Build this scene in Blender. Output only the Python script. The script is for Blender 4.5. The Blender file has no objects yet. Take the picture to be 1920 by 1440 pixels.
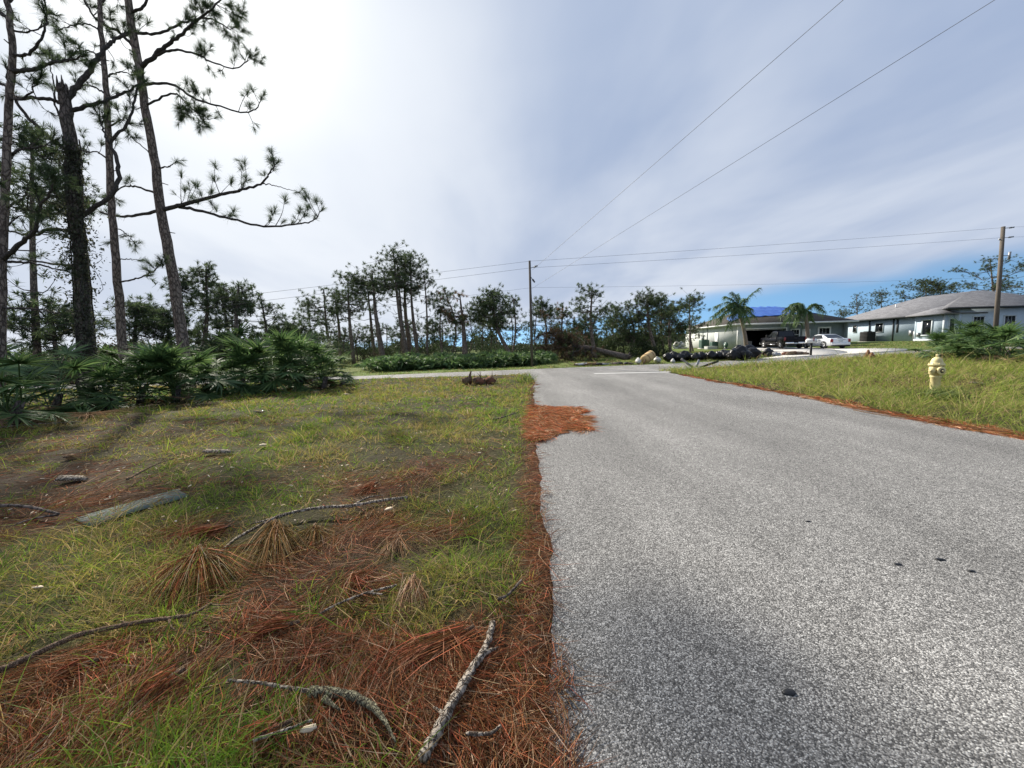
import bpy, math, random
import numpy as np
from mathutils import Vector, Matrix

random.seed(7); RNG = np.random.default_rng(7)
SC = bpy.context.scene
COL = SC.collection
R = math.radians

# ------------------------------------------------------------------ camera
CAM_H, FPX, PITCH, ROLL = 1.25, 723.0, R(5.78), R(1.5)
_F = np.array([0, math.cos(PITCH), -math.sin(PITCH)])
_U0 = np.array([0, math.sin(PITCH), math.cos(PITCH)])
_R0 = np.array([1.0, 0, 0])
_RT = _R0 * math.cos(ROLL) - _U0 * math.sin(ROLL)
_UP = _U0 * math.cos(ROLL) + _R0 * math.sin(ROLL)
cam = bpy.data.cameras.new('camera'); cam_o = bpy.data.objects.new('camera', cam); COL.objects.link(cam_o)
cam.sensor_width = 36; cam.lens = 36 * FPX / 1920; cam.clip_start = 0.05; cam.clip_end = 5000
cam_o.matrix_world = Matrix(((_RT[0], _UP[0], -_F[0], 0), (_RT[1], _UP[1], -_F[1], 0), (_RT[2], _UP[2], -_F[2], CAM_H), (0, 0, 0, 1)))
SC.camera = cam_o

def ray(px, py):
    return _F + _RT * (px - 960) / FPX + _UP * (720 - py) / FPX
def at(px, py, Y):                      # survey point at depth Y
    d = ray(px, py); return np.array([0, 0, CAM_H]) + d * (Y / d[1])
def gp(px, py, z=0.0):                  # survey point on the ground
    d = ray(px, py); return np.array([0, 0, CAM_H]) + d * ((z - CAM_H) / d[2])

# ------------------------------------------------------------------ light
sd = ray(350, -60); sd = sd / np.linalg.norm(sd)
SUN_EL = math.asin(sd[2]); SUN_AZ = math.atan2(sd[0], sd[1])     # azimuth from +Y to +X
sun = bpy.data.lights.new('sun', 'SUN'); sun.energy = 5.0; sun.angle = R(1.8); sun.color = (1.0, 0.93, 0.82)
sun_o = bpy.data.objects.new('sun', sun); COL.objects.link(sun_o)
sun_o.rotation_euler = Vector(sd).to_track_quat('Z', 'Y').to_euler(); sun_o.location = (-30, 30, 40)

W = bpy.data.worlds.new('World'); SC.world = W; W.use_nodes = True
def build_world():
    nt = W.node_tree; N = nt.nodes; L = nt.links; N.clear()
    out = N.new('ShaderNodeOutputWorld'); bg = N.new('ShaderNodeBackground'); bg.inputs[1].default_value = 0.1
    L.new(bg.outputs[0], out.inputs[0])
    sky = N.new('ShaderNodeTexSky'); sky.sky_type = 'NISHITA'; sky.sun_disc = False
    sky.sun_elevation = SUN_EL; sky.sun_rotation = SUN_AZ; sky.air_density = 1.2; sky.dust_density = 0.3; sky.ozone_density = 2.5
    def M(op, a, b=None, c=None):
        n = N.new('ShaderNodeMath'); n.operation = op
        for i, v in enumerate((a, b, c)):
            if v is None: continue
            if isinstance(v, (int, float)): n.inputs[i].default_value = v
            else: L.new(v, n.inputs[i])
        return n.outputs[0]
    def sm(v, a, b):
        n = N.new('ShaderNodeMapRange'); n.interpolation_type = 'SMOOTHSTEP'; L.new(v, n.inputs[0])
        n.inputs[1].default_value = a; n.inputs[2].default_value = b; return n.outputs[0]
    def mixc(f, a, b):
        n = N.new('ShaderNodeMix'); n.data_type = 'RGBA'
        for s, v in ((n.inputs[0], f), (n.inputs[6], a), (n.inputs[7], b)):
            if isinstance(v, (int, float)): s.default_value = v
            elif isinstance(v, tuple): s.default_value = (*v, 1)
            else: L.new(v, s)
        return n.outputs[2]
    tc = N.new('ShaderNodeTexCoord'); d = tc.outputs['Generated']
    sp = N.new('ShaderNodeSeparateXYZ'); L.new(d, sp.inputs[0]); x, y, z = sp.outputs
    zz = M('ADD', M('MAXIMUM', z, 0.0), 0.16)
    cb = N.new('ShaderNodeCombineXYZ'); L.new(M('DIVIDE', x, zz), cb.inputs[0]); L.new(M('DIVIDE', y, zz), cb.inputs[1])
    def noise(scale, detail, dist, rot=0, sc=(1, 1, 1), rough=0.5):
        mp = N.new('ShaderNodeMapping'); L.new(cb.outputs[0], mp.inputs[0]); mp.inputs[3].default_value = sc; mp.inputs[2].default_value = (0, 0, rot)
        n = N.new('ShaderNodeTexNoise'); L.new(mp.outputs[0], n.inputs[0]); n.inputs['Scale'].default_value = scale
        n.inputs['Detail'].default_value = detail; n.inputs['Distortion'].default_value = dist; n.inputs['Roughness'].default_value = rough
        return n.outputs[0]
    n1 = noise(0.55, 5, 0.5, 0.6, (1, 0.55, 1)); n2 = noise(1.5, 5, 0.3, 0.9, (1, 0.4, 1)); n3 = noise(0.9, 3, 0.2)
    dp = N.new('ShaderNodeVectorMath'); dp.operation = 'DOT_PRODUCT'; L.new(d, dp.inputs[0]); dp.inputs[1].default_value = tuple(sd)
    c = M('MAXIMUM', dp.outputs['Value'], 0.0)
    glow = M('ADD', M('MULTIPLY', M('POWER', c, 6.0), 0.64), M('MULTIPLY', M('POWER', c, 60.0), 0.9))
    tex = sm(M('ADD', M('MULTIPLY', n1, 0.72), M('MULTIPLY', n2, 0.28)), 0.38, 0.62)
    low = sm(z, 0.50, 0.06)
    f1 = M('MINIMUM', M('ADD', M('MULTIPLY', tex, 0.75), M('MULTIPLY', low, 0.35)), 1.0)
    cloud = mixc(f1, (0.178, 0.236, 0.358), (0.410, 0.445, 0.508))
    cloud = mixc(M('MINIMUM', glow, 1.0), cloud, (0.68, 0.695, 0.70))
    add = N.new('ShaderNodeMix'); add.data_type = 'RGBA'; add.blend_type = 'MULTIPLY'; add.inputs[0].default_value = 1
    L.new(cloud, add.inputs[6]); add.inputs[7].default_value = (10, 10, 10, 1)
    rv = N.new('ShaderNodeVectorMath'); rv.operation = 'ADD'; L.new(d, rv.inputs[0]); rv.inputs[1].default_value = (0, 0, .22)
    nv_ = N.new('ShaderNodeVectorMath'); nv_.operation = 'NORMALIZE'; L.new(rv.outputs[0], nv_.inputs[0]); L.new(nv_.outputs[0], sky.inputs[0])
    hs = N.new('ShaderNodeMix'); hs.data_type = 'RGBA'; hs.blend_type = 'MULTIPLY'; hs.inputs[0].default_value = 1
    L.new(sky.outputs[0], hs.inputs[6]); hs.inputs[7].default_value = (0.70, 0.86, 0.92, 1)
    thr = M('ADD', M('ADD', 0.047, M('MULTIPLY', x, 0.100)), M('MULTIPLY', M('SUBTRACT', n3, 0.5), 0.06))
    mask = sm(M('SUBTRACT', z, thr), -0.022, 0.020)
    L.new(mixc(mask, hs.outputs[2], add.outputs[2]), bg.inputs[0])
build_world()
SC.view_settings.view_transform = 'Standard'; SC.view_settings.look = 'None'; SC.view_settings.exposure = 0.78; SC.view_settings.gamma = 1.0
SC.view_settings.use_curve_mapping = False

# ------------------------------------------------------------------ helpers
def tag(o, label=None, cat=None, group=None, kind=None):
    if label: o['label'] = label
    if cat: o['category'] = cat
    if group: o['group'] = group
    if kind: o['kind'] = kind
    return o
def empty(name, loc, rz=0.0, label=None, cat=None, group=None):
    o = bpy.data.objects.new(name, None); COL.objects.link(o); o.location = tuple(float(v) for v in loc)
    o.rotation_euler = (0, 0, rz); o.empty_display_size = 0.1
    return tag(o, label, cat, group)
def copy_tree(o, parent=None):
    c = o.copy(); COL.objects.link(c); c.parent = parent
    for ch in o.children: copy_tree(ch, c)
    return c

class MB:
    def __init__(s): s.v = []; s.t = []; s.q = []; s.c = []; s.n = 0
    def add(s, v, t=None, q=None, c=None):
        v = np.asarray(v, float).reshape(-1, 3)
        if t is not None and len(t): s.t.append(np.asarray(t, int).reshape(-1, 3) + s.n)
        if q is not None and len(q): s.q.append(np.asarray(q, int).reshape(-1, 4) + s.n)
        if c is not None:
            c = np.asarray(c, float)
            s.c.append(np.broadcast_to(c, (len(v), 3)) if c.ndim == 1 else c)
        s.v.append(v); s.n += len(v); return s
    def box(s, x0, x1, y0, y1, z0, z1, c=None):
        v = [(x, y, z) for z in (z0, z1) for y in (y0, y1) for x in (x0, x1)]
        return s.add(v, q=[(0, 2, 3, 1), (4, 5, 7, 6), (0, 1, 5, 4), (2, 6, 7, 3), (0, 4, 6, 2), (1, 3, 7, 5)], c=c)
    def mesh(s, name, mat, org=(0, 0, 0), smooth=False):
        m = bpy.data.meshes.new(name)
        v = np.concatenate(s.v) - np.asarray(org, float)
        m.vertices.add(len(v)); m.vertices.foreach_set('co', v.astype(np.float32).ravel())
        t = np.concatenate(s.t) if s.t else np.zeros((0, 3), int); q = np.concatenate(s.q) if s.q else np.zeros((0, 4), int)
        lp = np.concatenate([t.ravel(), q.ravel()]).astype(np.int32)
        st = np.concatenate([np.arange(len(t)) * 3, len(t) * 3 + np.arange(len(q)) * 4]).astype(np.int32)
        m.loops.add(len(lp)); m.loops.foreach_set('vertex_index', lp)
        m.polygons.add(len(st)); m.polygons.foreach_set('loop_start', st)
        if smooth: m.polygons.foreach_set('use_smooth', np.ones(len(st), bool))
        m.update(calc_edges=True); m.validate()
        if s.c:
            ca = np.ones((len(v), 4), np.float32); ca[:, :3] = np.concatenate(s.c)
            a = m.color_attributes.new('Col', 'FLOAT_COLOR', 'POINT'); a.data.foreach_set('color', ca.ravel())
        m.materials.append(mat); return m
    def build(s, name, mat, parent=None, org=(0, 0, 0), smooth=False, bevel=0):
        o = bpy.data.objects.new(name, s.mesh(name, mat, org, smooth)); COL.objects.link(o)
        if parent is not None: o.parent = parent
        if bevel:
            b = o.modifiers.new('bevel', 'BEVEL'); b.width = bevel; b.segments = 2; b.limit_method = 'ANGLE'; b.angle_limit = R(35)
        return o
def place(o, org): o.location = tuple(float(v) for v in org); return o
def nrm(a): a = np.asarray(a, float); return a / np.maximum(np.linalg.norm(a, axis=-1, keepdims=True), 1e-9)
def smoothpts(p, n):                     # Catmull-Rom resample
    p = np.asarray(p, float); k = len(p)
    if k < 3:
        t = np.linspace(0, 1, n)[:, None]; return p[0] * (1 - t) + p[-1] * t
    e = np.vstack([2 * p[0] - p[1], p, 2 * p[-1] - p[-2]]); u = np.linspace(0, k - 1 - 1e-6, n); i = u.astype(int); f = (u - i)[:, None]
    a, b, c, d = e[i], e[i + 1], e[i + 2], e[i + 3]
    return 0.5 * (2 * b + (c - a) * f + (2 * a - 5 * b + 4 * c - d) * f ** 2 + (3 * b - a - 3 * c + d) * f ** 3)
def tube(mb, pts, rad, sides=6, jit=0.0, cap=True, rng=RNG, c=None):
    p = np.asarray(pts, float); n = len(p); rad = np.broadcast_to(np.asarray(rad, float), (n,))
    tg = nrm(np.gradient(p, axis=0)); ref = np.array([0.31, 0.85, 0.42])
    if abs(tg[0] @ ref) > .93: ref = np.array([1.0, 0, 0])
    u = np.zeros_like(p); u[0] = nrm(np.cross(tg[0], ref))
    for i in range(1, n):
        w = u[i - 1] - tg[i] * (u[i - 1] @ tg[i]); u[i] = nrm(w)
    b = np.cross(tg, u); a = np.arange(sides) * 2 * math.pi / sides
    rr = rad[:, None] * (1 + (rng.uniform(-jit, jit, (n, sides)) if jit else 0))
    v = p[:, None] + rr[..., None] * (np.cos(a)[None, :, None] * u[:, None] + np.sin(a)[None, :, None] * b[:, None])
    v = v.reshape(-1, 3); i = np.arange(n - 1)[:, None] * sides; j = np.arange(sides)[None]; j2 = (j + 1) % sides
    q = np.stack([i + j, i + j2, i + sides + j2, i + sides + j], -1).reshape(-1, 4); t = []
    if cap:
        v = np.vstack([v, p[:1], p[-1:]]); m = n * sides
        t = [(m, (k + 1) % sides, k) for k in range(sides)] + [(m + 1, (n - 1) * sides + k, (n - 1) * sides + (k + 1) % sides) for k in range(sides)]
    return mb.add(v, t=t, q=q, c=c)
def ribbons(mb, o, d, Ln, w, bend=None, side=None, c=None, rng=RNG, mid=0.85):
    o = np.asarray(o, float).reshape(-1, 3); n = len(o); d = nrm(np.broadcast_to(d, (n, 3))); Ln = np.broadcast_to(Ln, (n,))[:, None]; w = np.broadcast_to(w, (n,))[:, None]
    bend = np.zeros((n, 3)) if bend is None else np.broadcast_to(bend, (n, 3))
    if side is None: side = np.cross(d, nrm(rng.normal(size=(n, 3))))
    side = nrm(np.broadcast_to(side, (n, 3))) * w * 0.5
    m = o + d * Ln * .5 + bend * Ln * .25; e = o + d * Ln + bend * Ln
    v = np.stack([o - side, o + side, m + side * mid, m - side * mid, e], 1).reshape(-1, 3); k = np.arange(n)[:, None] * 5
    cc = None
    if c is not None: cc = np.repeat(np.broadcast_to(c, (n, 3)), 5, 0)
    return mb.add(v, t=k + np.array([[3, 2, 4]]), q=k + np.array([[0, 1, 2, 3]]), c=cc)
def lathe(mb, prof, seg=16, axis='z', org=(0, 0, 0), c=None):
    a = np.arange(seg) * 2 * math.pi / seg; pr = np.asarray(prof, float); v = []
    for r, h in pr: v += [(r * math.cos(t), r * math.sin(t), h) for t in a]
    v = np.array(v)
    if axis == 'x': v = v[:, [2, 0, 1]]
    if axis == 'y': v = v[:, [1, 2, 0]]
    n = len(pr); q = [(i * seg + k, i * seg + (k + 1) % seg, (i + 1) * seg + (k + 1) % seg, (i + 1) * seg + k) for i in range(n - 1) for k in range(seg)]
    return mb.add(v + np.asarray(org), q=q, c=c)
def blob(mb, ctr, rad, seed, n1=12, n2=8, amp=0.18, flat=0.0, c=None):   # lumpy closed bag or heap shape
    r = np.random.default_rng(seed); v = []; ph = r.uniform(0, 6.28, 8)
    for i in range(n2 + 1):
        t = math.pi * i / n2
        for k in range(n1):
            p = 2 * math.pi * k / n1
            f = 1 + amp * (math.sin(3 * p + ph[0] + 2 * t) * .5 + math.sin(5 * p + ph[1] - 3 * t) * .35 + math.sin(4 * t + ph[2] + 2 * p) * .4) * math.sin(t) + r.uniform(-.4, .4) * amp * math.sin(t)
            z = math.cos(t) * f
            if flat and z < -1 + flat: z = -1 + flat
            v.append((ctr[0] + rad[0] * math.sin(t) * math.cos(p) * f, ctr[1] + rad[1] * math.sin(t) * math.sin(p) * f, ctr[2] + rad[2] * z))
    q = [(i * n1 + k, (i + 1) * n1 + k, (i + 1) * n1 + (k + 1) % n1, i * n1 + (k + 1) % n1) for i in range(n2) for k in range(n1)]
    return mb.add(v, q=q, c=c)
def vn(x, y, seed=0):                     # value noise 0..1
    x = np.asarray(x, float); y = np.asarray(y, float); ix = np.floor(x).astype(np.int64); iy = np.floor(y).astype(np.int64)
    fx = x - ix; fy = y - iy; fx = fx * fx * (3 - 2 * fx); fy = fy * fy * (3 - 2 * fy)
    def h(a, b):
        k = (a * 374761393 + b * 668265263 + seed * 974634777) & 0xffffffff
        k = ((k ^ (k >> 13)) * 1274126177) & 0xffffffff; return ((k ^ (k >> 16)) & 0xffff) / 65535.0
    return (h(ix, iy) * (1 - fx) + h(ix + 1, iy) * fx) * (1 - fy) + (h(ix, iy + 1) * (1 - fx) + h(ix + 1, iy + 1) * fx) * fy
def fbm(x, y, seed=0, o=4):
    s = 0; a = .5; t = 0
    for i in range(o): s = s + a * vn(x * 2 ** i, y * 2 ** i, seed + i); t += a; a *= .5
    return s / t

# ------------------------------------------------------------------ materials
def nodes(name):
    m = bpy.data.materials.new(name); m.use_nodes = True; nt = m.node_tree; return m, nt, nt.nodes, nt.links, nt.nodes['Principled BSDF']
def pm(name, a, b=None, scale=6, rough=0.7, bump=0.0, bscale=None, metal=0, spec=0.4, detail=4, coat=0, stretch=(1, 1, 1), rnd=0.0):
    m, nt, N, L, P = nodes(name)
    P.inputs['Roughness'].default_value = rough; P.inputs['Metallic'].default_value = metal; P.inputs['Specular IOR Level'].default_value = spec
    P.inputs['Coat Weight'].default_value = coat; P.inputs['Coat Roughness'].default_value = 0.05
    tc = N.new('ShaderNodeTexCoord'); mp = N.new('ShaderNodeMapping'); mp.inputs[3].default_value = stretch; L.new(tc.outputs['Object'], mp.inputs[0])
    n = N.new('ShaderNodeTexNoise'); L.new(mp.outputs[0], n.inputs[0]); n.inputs['Scale'].default_value = scale; n.inputs['Detail'].default_value = detail
    r = N.new('ShaderNodeValToRGB'); L.new(n.outputs[0], r.inputs[0]); b = b or tuple(x * .8 for x in a)
    r.color_ramp.elements[0].position = .32; r.color_ramp.elements[1].position = .68
    r.color_ramp.elements[0].color = (*a, 1); r.color_ramp.elements[1].color = (*b, 1)
    out = r.outputs[0]
    if rnd:
        oi = N.new('ShaderNodeObjectInfo'); mr = N.new('ShaderNodeMapRange'); L.new(oi.outputs['Random'], mr.inputs[0]); mr.inputs[3].default_value = 1 - rnd; mr.inputs[4].default_value = 1 + rnd
        hv = N.new('ShaderNodeHueSaturation'); L.new(out, hv.inputs['Color']); L.new(mr.outputs[0], hv.inputs['Value']); out = hv.outputs[0]
    L.new(out, P.inputs['Base Color'])
    if bump:
        n2 = N.new('ShaderNodeTexNoise'); L.new(mp.outputs[0], n2.inputs[0]); n2.inputs['Scale'].default_value = bscale or scale * 4; n2.inputs['Detail'].default_value = 5
        bp = N.new('ShaderNodeBump'); bp.inputs['Strength'].default_value = bump; bp.inputs['Distance'].default_value = 0.02; L.new(n2.outputs[0], bp.inputs['Height']); L.new(bp.outputs[0], P.inputs['Normal'])
    return m
def leafmat(name, col=None, trans=0.35, rough=0.45, gloss=0.06, var=0.35, hue=0.02, rnd=0.0):
    m, nt, N, L, P = nodes(name); N.remove(P); out = N['Material Output']
    if col is None:
        at_ = N.new('ShaderNodeAttribute'); at_.attribute_name = 'Col'; c = at_.outputs['Color']
    else:
        rgb = N.new('ShaderNodeRGB'); rgb.outputs[0].default_value = (*col, 1); c = rgb.outputs[0]
    g = N.new('ShaderNodeNewGeometry'); hv = N.new('ShaderNodeHueSaturation'); L.new(c, hv.inputs['Color'])
    mr = N.new('ShaderNodeMapRange'); L.new(g.outputs['Random Per Island'], mr.inputs[0]); mr.inputs[3].default_value = 1 - var; mr.inputs[4].default_value = 1 + var; val = mr.outputs[0]
    if rnd:
        oi = N.new('ShaderNodeObjectInfo'); m2 = N.new('ShaderNodeMapRange'); L.new(oi.outputs['Random'], m2.inputs[0]); m2.inputs[3].default_value = 1 - rnd; m2.inputs[4].default_value = 1 + rnd
        mm = N.new('ShaderNodeMath'); mm.operation = 'MULTIPLY'; L.new(val, mm.inputs[0]); L.new(m2.outputs[0], mm.inputs[1]); val = mm.outputs[0]
    L.new(val, hv.inputs['Value'])
    mh = N.new('ShaderNodeMapRange'); L.new(g.outputs['Random Per Island'], mh.inputs[0]); mh.inputs[3].default_value = .5 + hue; mh.inputs[4].default_value = .5 - hue; L.new(mh.outputs[0], hv.inputs['Hue'])
    df = N.new('ShaderNodeBsdfDiffuse'); tr = N.new('ShaderNodeBsdfTranslucent'); gl = N.new('ShaderNodeBsdfGlossy'); gl.inputs['Roughness'].default_value = rough
    L.new(hv.outputs[0], df.inputs[0]); L.new(hv.outputs[0], tr.inputs[0])
    mx = N.new('ShaderNodeMixShader'); mx.inputs[0].default_value = trans; L.new(df.outputs[0], mx.inputs[1]); L.new(tr.outputs[0], mx.inputs[2])
    m3 = N.new('ShaderNodeMixShader'); m3.inputs[0].default_value = gloss; L.new(mx.outputs[0], m3.inputs[1]); L.new(gl.outputs[0], m3.inputs[2]); L.new(m3.outputs[0], out.inputs[0])
    return m
def ground_mat():
    m, nt, N, L, P = nodes('soil_and_turf'); P.inputs['Roughness'].default_value = .95; P.inputs['Specular IOR Level'].default_value = .1
    at_ = N.new('ShaderNodeAttribute'); at_.attribute_name = 'Col'
    g = N.new('ShaderNodeNewGeometry'); n = N.new('ShaderNodeTexNoise'); L.new(g.outputs['Position'], n.inputs[0]); n.inputs['Scale'].default_value = 9; n.inputs['Detail'].default_value = 7; n.inputs['Roughness'].default_value = .7
    mr = N.new('ShaderNodeMapRange'); L.new(n.outputs[0], mr.inputs[0]); mr.inputs[1].default_value = .25; mr.inputs[2].default_value = .75; mr.inputs[3].default_value = .45; mr.inputs[4].default_value = 1.5
    hv = N.new('ShaderNodeHueSaturation'); L.new(at_.outputs['Color'], hv.inputs['Color']); L.new(mr.outputs[0], hv.inputs['Value']); L.new(hv.outputs[0], P.inputs['Base Color'])
    n2 = N.new('ShaderNodeTexNoise'); L.new(g.outputs['Position'], n2.inputs[0]); n2.inputs['Scale'].default_value = 35; n2.inputs['Detail'].default_value = 6
    bp = N.new('ShaderNodeBump'); bp.inputs['Strength'].default_value = .8; bp.inputs['Distance'].default_value = .03; L.new(n2.outputs[0], bp.inputs['Height']); L.new(bp.outputs[0], P.inputs['Normal'])
    return m
def asphalt_mat():
    m, nt, N, L, P = nodes('chip_seal_asphalt'); P.inputs['Roughness'].default_value = .8; P.inputs['Specular IOR Level'].default_value = .25
    g = N.new('ShaderNodeNewGeometry'); pos = g.outputs['Position']
    v = N.new('ShaderNodeTexVoronoi'); L.new(pos, v.inputs[0]); v.inputs['Scale'].default_value = 200
    sp = N.new('ShaderNodeSeparateColor'); L.new(v.outputs['Color'], sp.inputs[0])
    r = N.new('ShaderNodeValToRGB'); L.new(sp.outputs[0], r.inputs[0]); e = r.color_ramp.elements
    e[0].position = 0; e[0].color = (.07, .069, .067, 1); e[1].position = 1; e[1].color = (.60, .59, .56, 1)
    for p, c in ((.3, .14), (.5, .23), (.72, .33)): k = e.new(p); k.color = (c, c * .97, c * .92, 1)
    ed = N.new('ShaderNodeMapRange'); L.new(v.outputs['Distance'], ed.inputs[0]); ed.inputs[1].default_value = .25; ed.inputs[2].default_value = .75; ed.inputs[3].default_value = 1; ed.inputs[4].default_value = .5
    mp = N.new('ShaderNodeMapping'); L.new(pos, mp.inputs[0]); mp.inputs[3].default_value = (1.0, .35, 1)
    n = N.new('ShaderNodeTexNoise'); L.new(mp.outputs[0], n.inputs[0]); n.inputs['Scale'].default_value = .9; n.inputs['Detail'].default_value = 6; n.inputs['Roughness'].default_value = .6
    mr = N.new('ShaderNodeMapRange'); L.new(n.outputs[0], mr.inputs[0]); mr.inputs[1].default_value = .3; mr.inputs[2].default_value = .7; mr.inputs[3].default_value = .74; mr.inputs[4].default_value = 1.16
    mq = N.new('ShaderNodeMapping'); L.new(pos, mq.inputs[0]); mq.inputs[3].default_value = (.85, .045, 1)
    nq = N.new('ShaderNodeTexNoise'); L.new(mq.outputs[0], nq.inputs[0]); nq.inputs['Scale'].default_value = 1; nq.inputs['Detail'].default_value = 4
    mw = N.new('ShaderNodeMapRange'); L.new(nq.outputs[0], mw.inputs[0]); mw.inputs[1].default_value = .35; mw.inputs[2].default_value = .65; mw.inputs[3].default_value = .86; mw.inputs[4].default_value = 1.12
    n3 = N.new('ShaderNodeTexNoise'); L.new(pos, n3.inputs[0]); n3.inputs['Scale'].default_value = 30; n3.inputs['Detail'].default_value = 3
    m3 = N.new('ShaderNodeMapRange'); L.new(n3.outputs[0], m3.inputs[0]); m3.inputs[1].default_value = .3; m3.inputs[2].default_value = .7; m3.inputs[3].default_value = .8; m3.inputs[4].default_value = 1.2
    a = N.new('ShaderNodeMath'); a.operation = 'MULTIPLY'; L.new(mr.outputs[0], a.inputs[0]); L.new(ed.outputs[0], a.inputs[1])
    b = N.new('ShaderNodeMath'); b.operation = 'MULTIPLY'; L.new(a.outputs[0], b.inputs[0]); L.new(m3.outputs[0], b.inputs[1])
    b2 = N.new('ShaderNodeMath'); b2.operation = 'MULTIPLY'; L.new(b.outputs[0], b2.inputs[0]); L.new(mw.outputs[0], b2.inputs[1]); b = b2
    hv = N.new('ShaderNodeHueSaturation'); L.new(r.outputs[0], hv.inputs['Color']); L.new(b.outputs[0], hv.inputs['Value']); L.new(hv.outputs[0], P.inputs['Base Color'])
    bp = N.new('ShaderNodeBump'); bp.inputs['Strength'].default_value = .55; bp.inputs['Distance'].default_value = .004; bp.invert = True; L.new(v.outputs['Distance'], bp.inputs['Height']); L.new(bp.outputs[0], P.inputs['Normal'])
    return m
def bark_mat(name, a, b, s=5):
    m, nt, N, L, P = nodes(name); P.inputs['Roughness'].default_value = .95; P.inputs['Specular IOR Level'].default_value = .1
    tc = N.new('ShaderNodeTexCoord'); mp = N.new('ShaderNodeMapping'); mp.inputs[3].default_value = (1, 1, .35); L.new(tc.outputs['Object'], mp.inputs[0])
    n0 = N.new('ShaderNodeTexNoise'); L.new(mp.outputs[0], n0.inputs[0]); n0.inputs['Scale'].default_value = s * 2; n0.inputs['Detail'].default_value = 3
    mx = N.new('ShaderNodeMix'); mx.data_type = 'VECTOR'; mx.inputs[0].default_value = .12; L.new(mp.outputs[0], mx.inputs[4]); L.new(n0.outputs['Color'], mx.inputs[5])
    v = N.new('ShaderNodeTexVoronoi'); v.feature = 'DISTANCE_TO_EDGE'; L.new(mx.outputs[1], v.inputs[0]); v.inputs['Scale'].default_value = s * 3
    n = N.new('ShaderNodeTexNoise'); L.new(tc.outputs['Object'], n.inputs[0]); n.inputs['Scale'].default_value = s * 4; n.inputs['Detail'].default_value = 8; n.inputs['Roughness'].default_value = .7
    mr = N.new('ShaderNodeMapRange'); L.new(v.outputs['Distance'], mr.inputs[0]); mr.inputs[2].default_value = .18
    ad = N.new('ShaderNodeMath'); ad.operation = 'MULTIPLY'; L.new(mr.outputs[0], ad.inputs[0]); L.new(n.outputs[0], ad.inputs[1])
    r = N.new('ShaderNodeValToRGB'); L.new(ad.outputs[0], r.inputs[0]); r.color_ramp.elements[0].position = .08; r.color_ramp.elements[1].position = .7
    r.color_ramp.elements[0].color = (*b, 1); r.color_ramp.elements[1].color = (*a, 1); L.new(r.outputs[0], P.inputs['Base Color'])
    bp = N.new('ShaderNodeBump'); bp.inputs['Strength'].default_value = .9; bp.inputs['Distance'].default_value = .03; L.new(ad.outputs[0], bp.inputs['Height']); L.new(bp.outputs[0], P.inputs['Normal'])
    return m
def shingle_mat(name, a, b):
    m, nt, N, L, P = nodes(name); P.inputs['Roughness'].default_value = .9; P.inputs['Specular IOR Level'].default_value = .2
    tc = N.new('ShaderNodeTexCoord'); sx = N.new('ShaderNodeSeparateXYZ'); L.new(tc.outputs['Object'], sx.inputs[0])
    ad = N.new('ShaderNodeMath'); ad.operation = 'ADD'; L.new(sx.outputs[0], ad.inputs[0]); L.new(sx.outputs[1], ad.inputs[1])
    cb = N.new('ShaderNodeCombineXYZ'); L.new(ad.outputs[0], cb.inputs[0]); L.new(sx.outputs[2], cb.inputs[1])
    bt = N.new('ShaderNodeTexBrick'); L.new(cb.outputs[0], bt.inputs[0]); bt.inputs['Scale'].default_value = 1.0; bt.inputs['Brick Width'].default_value = .33; bt.inputs['Row Height'].default_value = .055; bt.inputs['Mortar Size'].default_value = .006
    bt.inputs['Color1'].default_value = (*a, 1); bt.inputs['Color2'].default_value = (*b, 1); bt.inputs['Mortar'].default_value = (*[x * .55 for x in b], 1)
    n = N.new('ShaderNodeTexNoise'); L.new(tc.outputs['Object'], n.inputs[0]); n.inputs['Scale'].default_value = 1.3; n.inputs['Detail'].default_value = 5
    mr = N.new('ShaderNodeMapRange'); L.new(n.outputs[0], mr.inputs[0]); mr.inputs[3].default_value = .75; mr.inputs[4].default_value = 1.25
    hv = N.new('ShaderNodeHueSaturation'); L.new(bt.outputs[0], hv.inputs['Color']); L.new(mr.outputs[0], hv.inputs['Value']); L.new(hv.outputs[0], P.inputs['Base Color'])
    return m
def chrome(name, c, r=.15): return pm(name, c, c, rough=r, metal=1)
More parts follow.
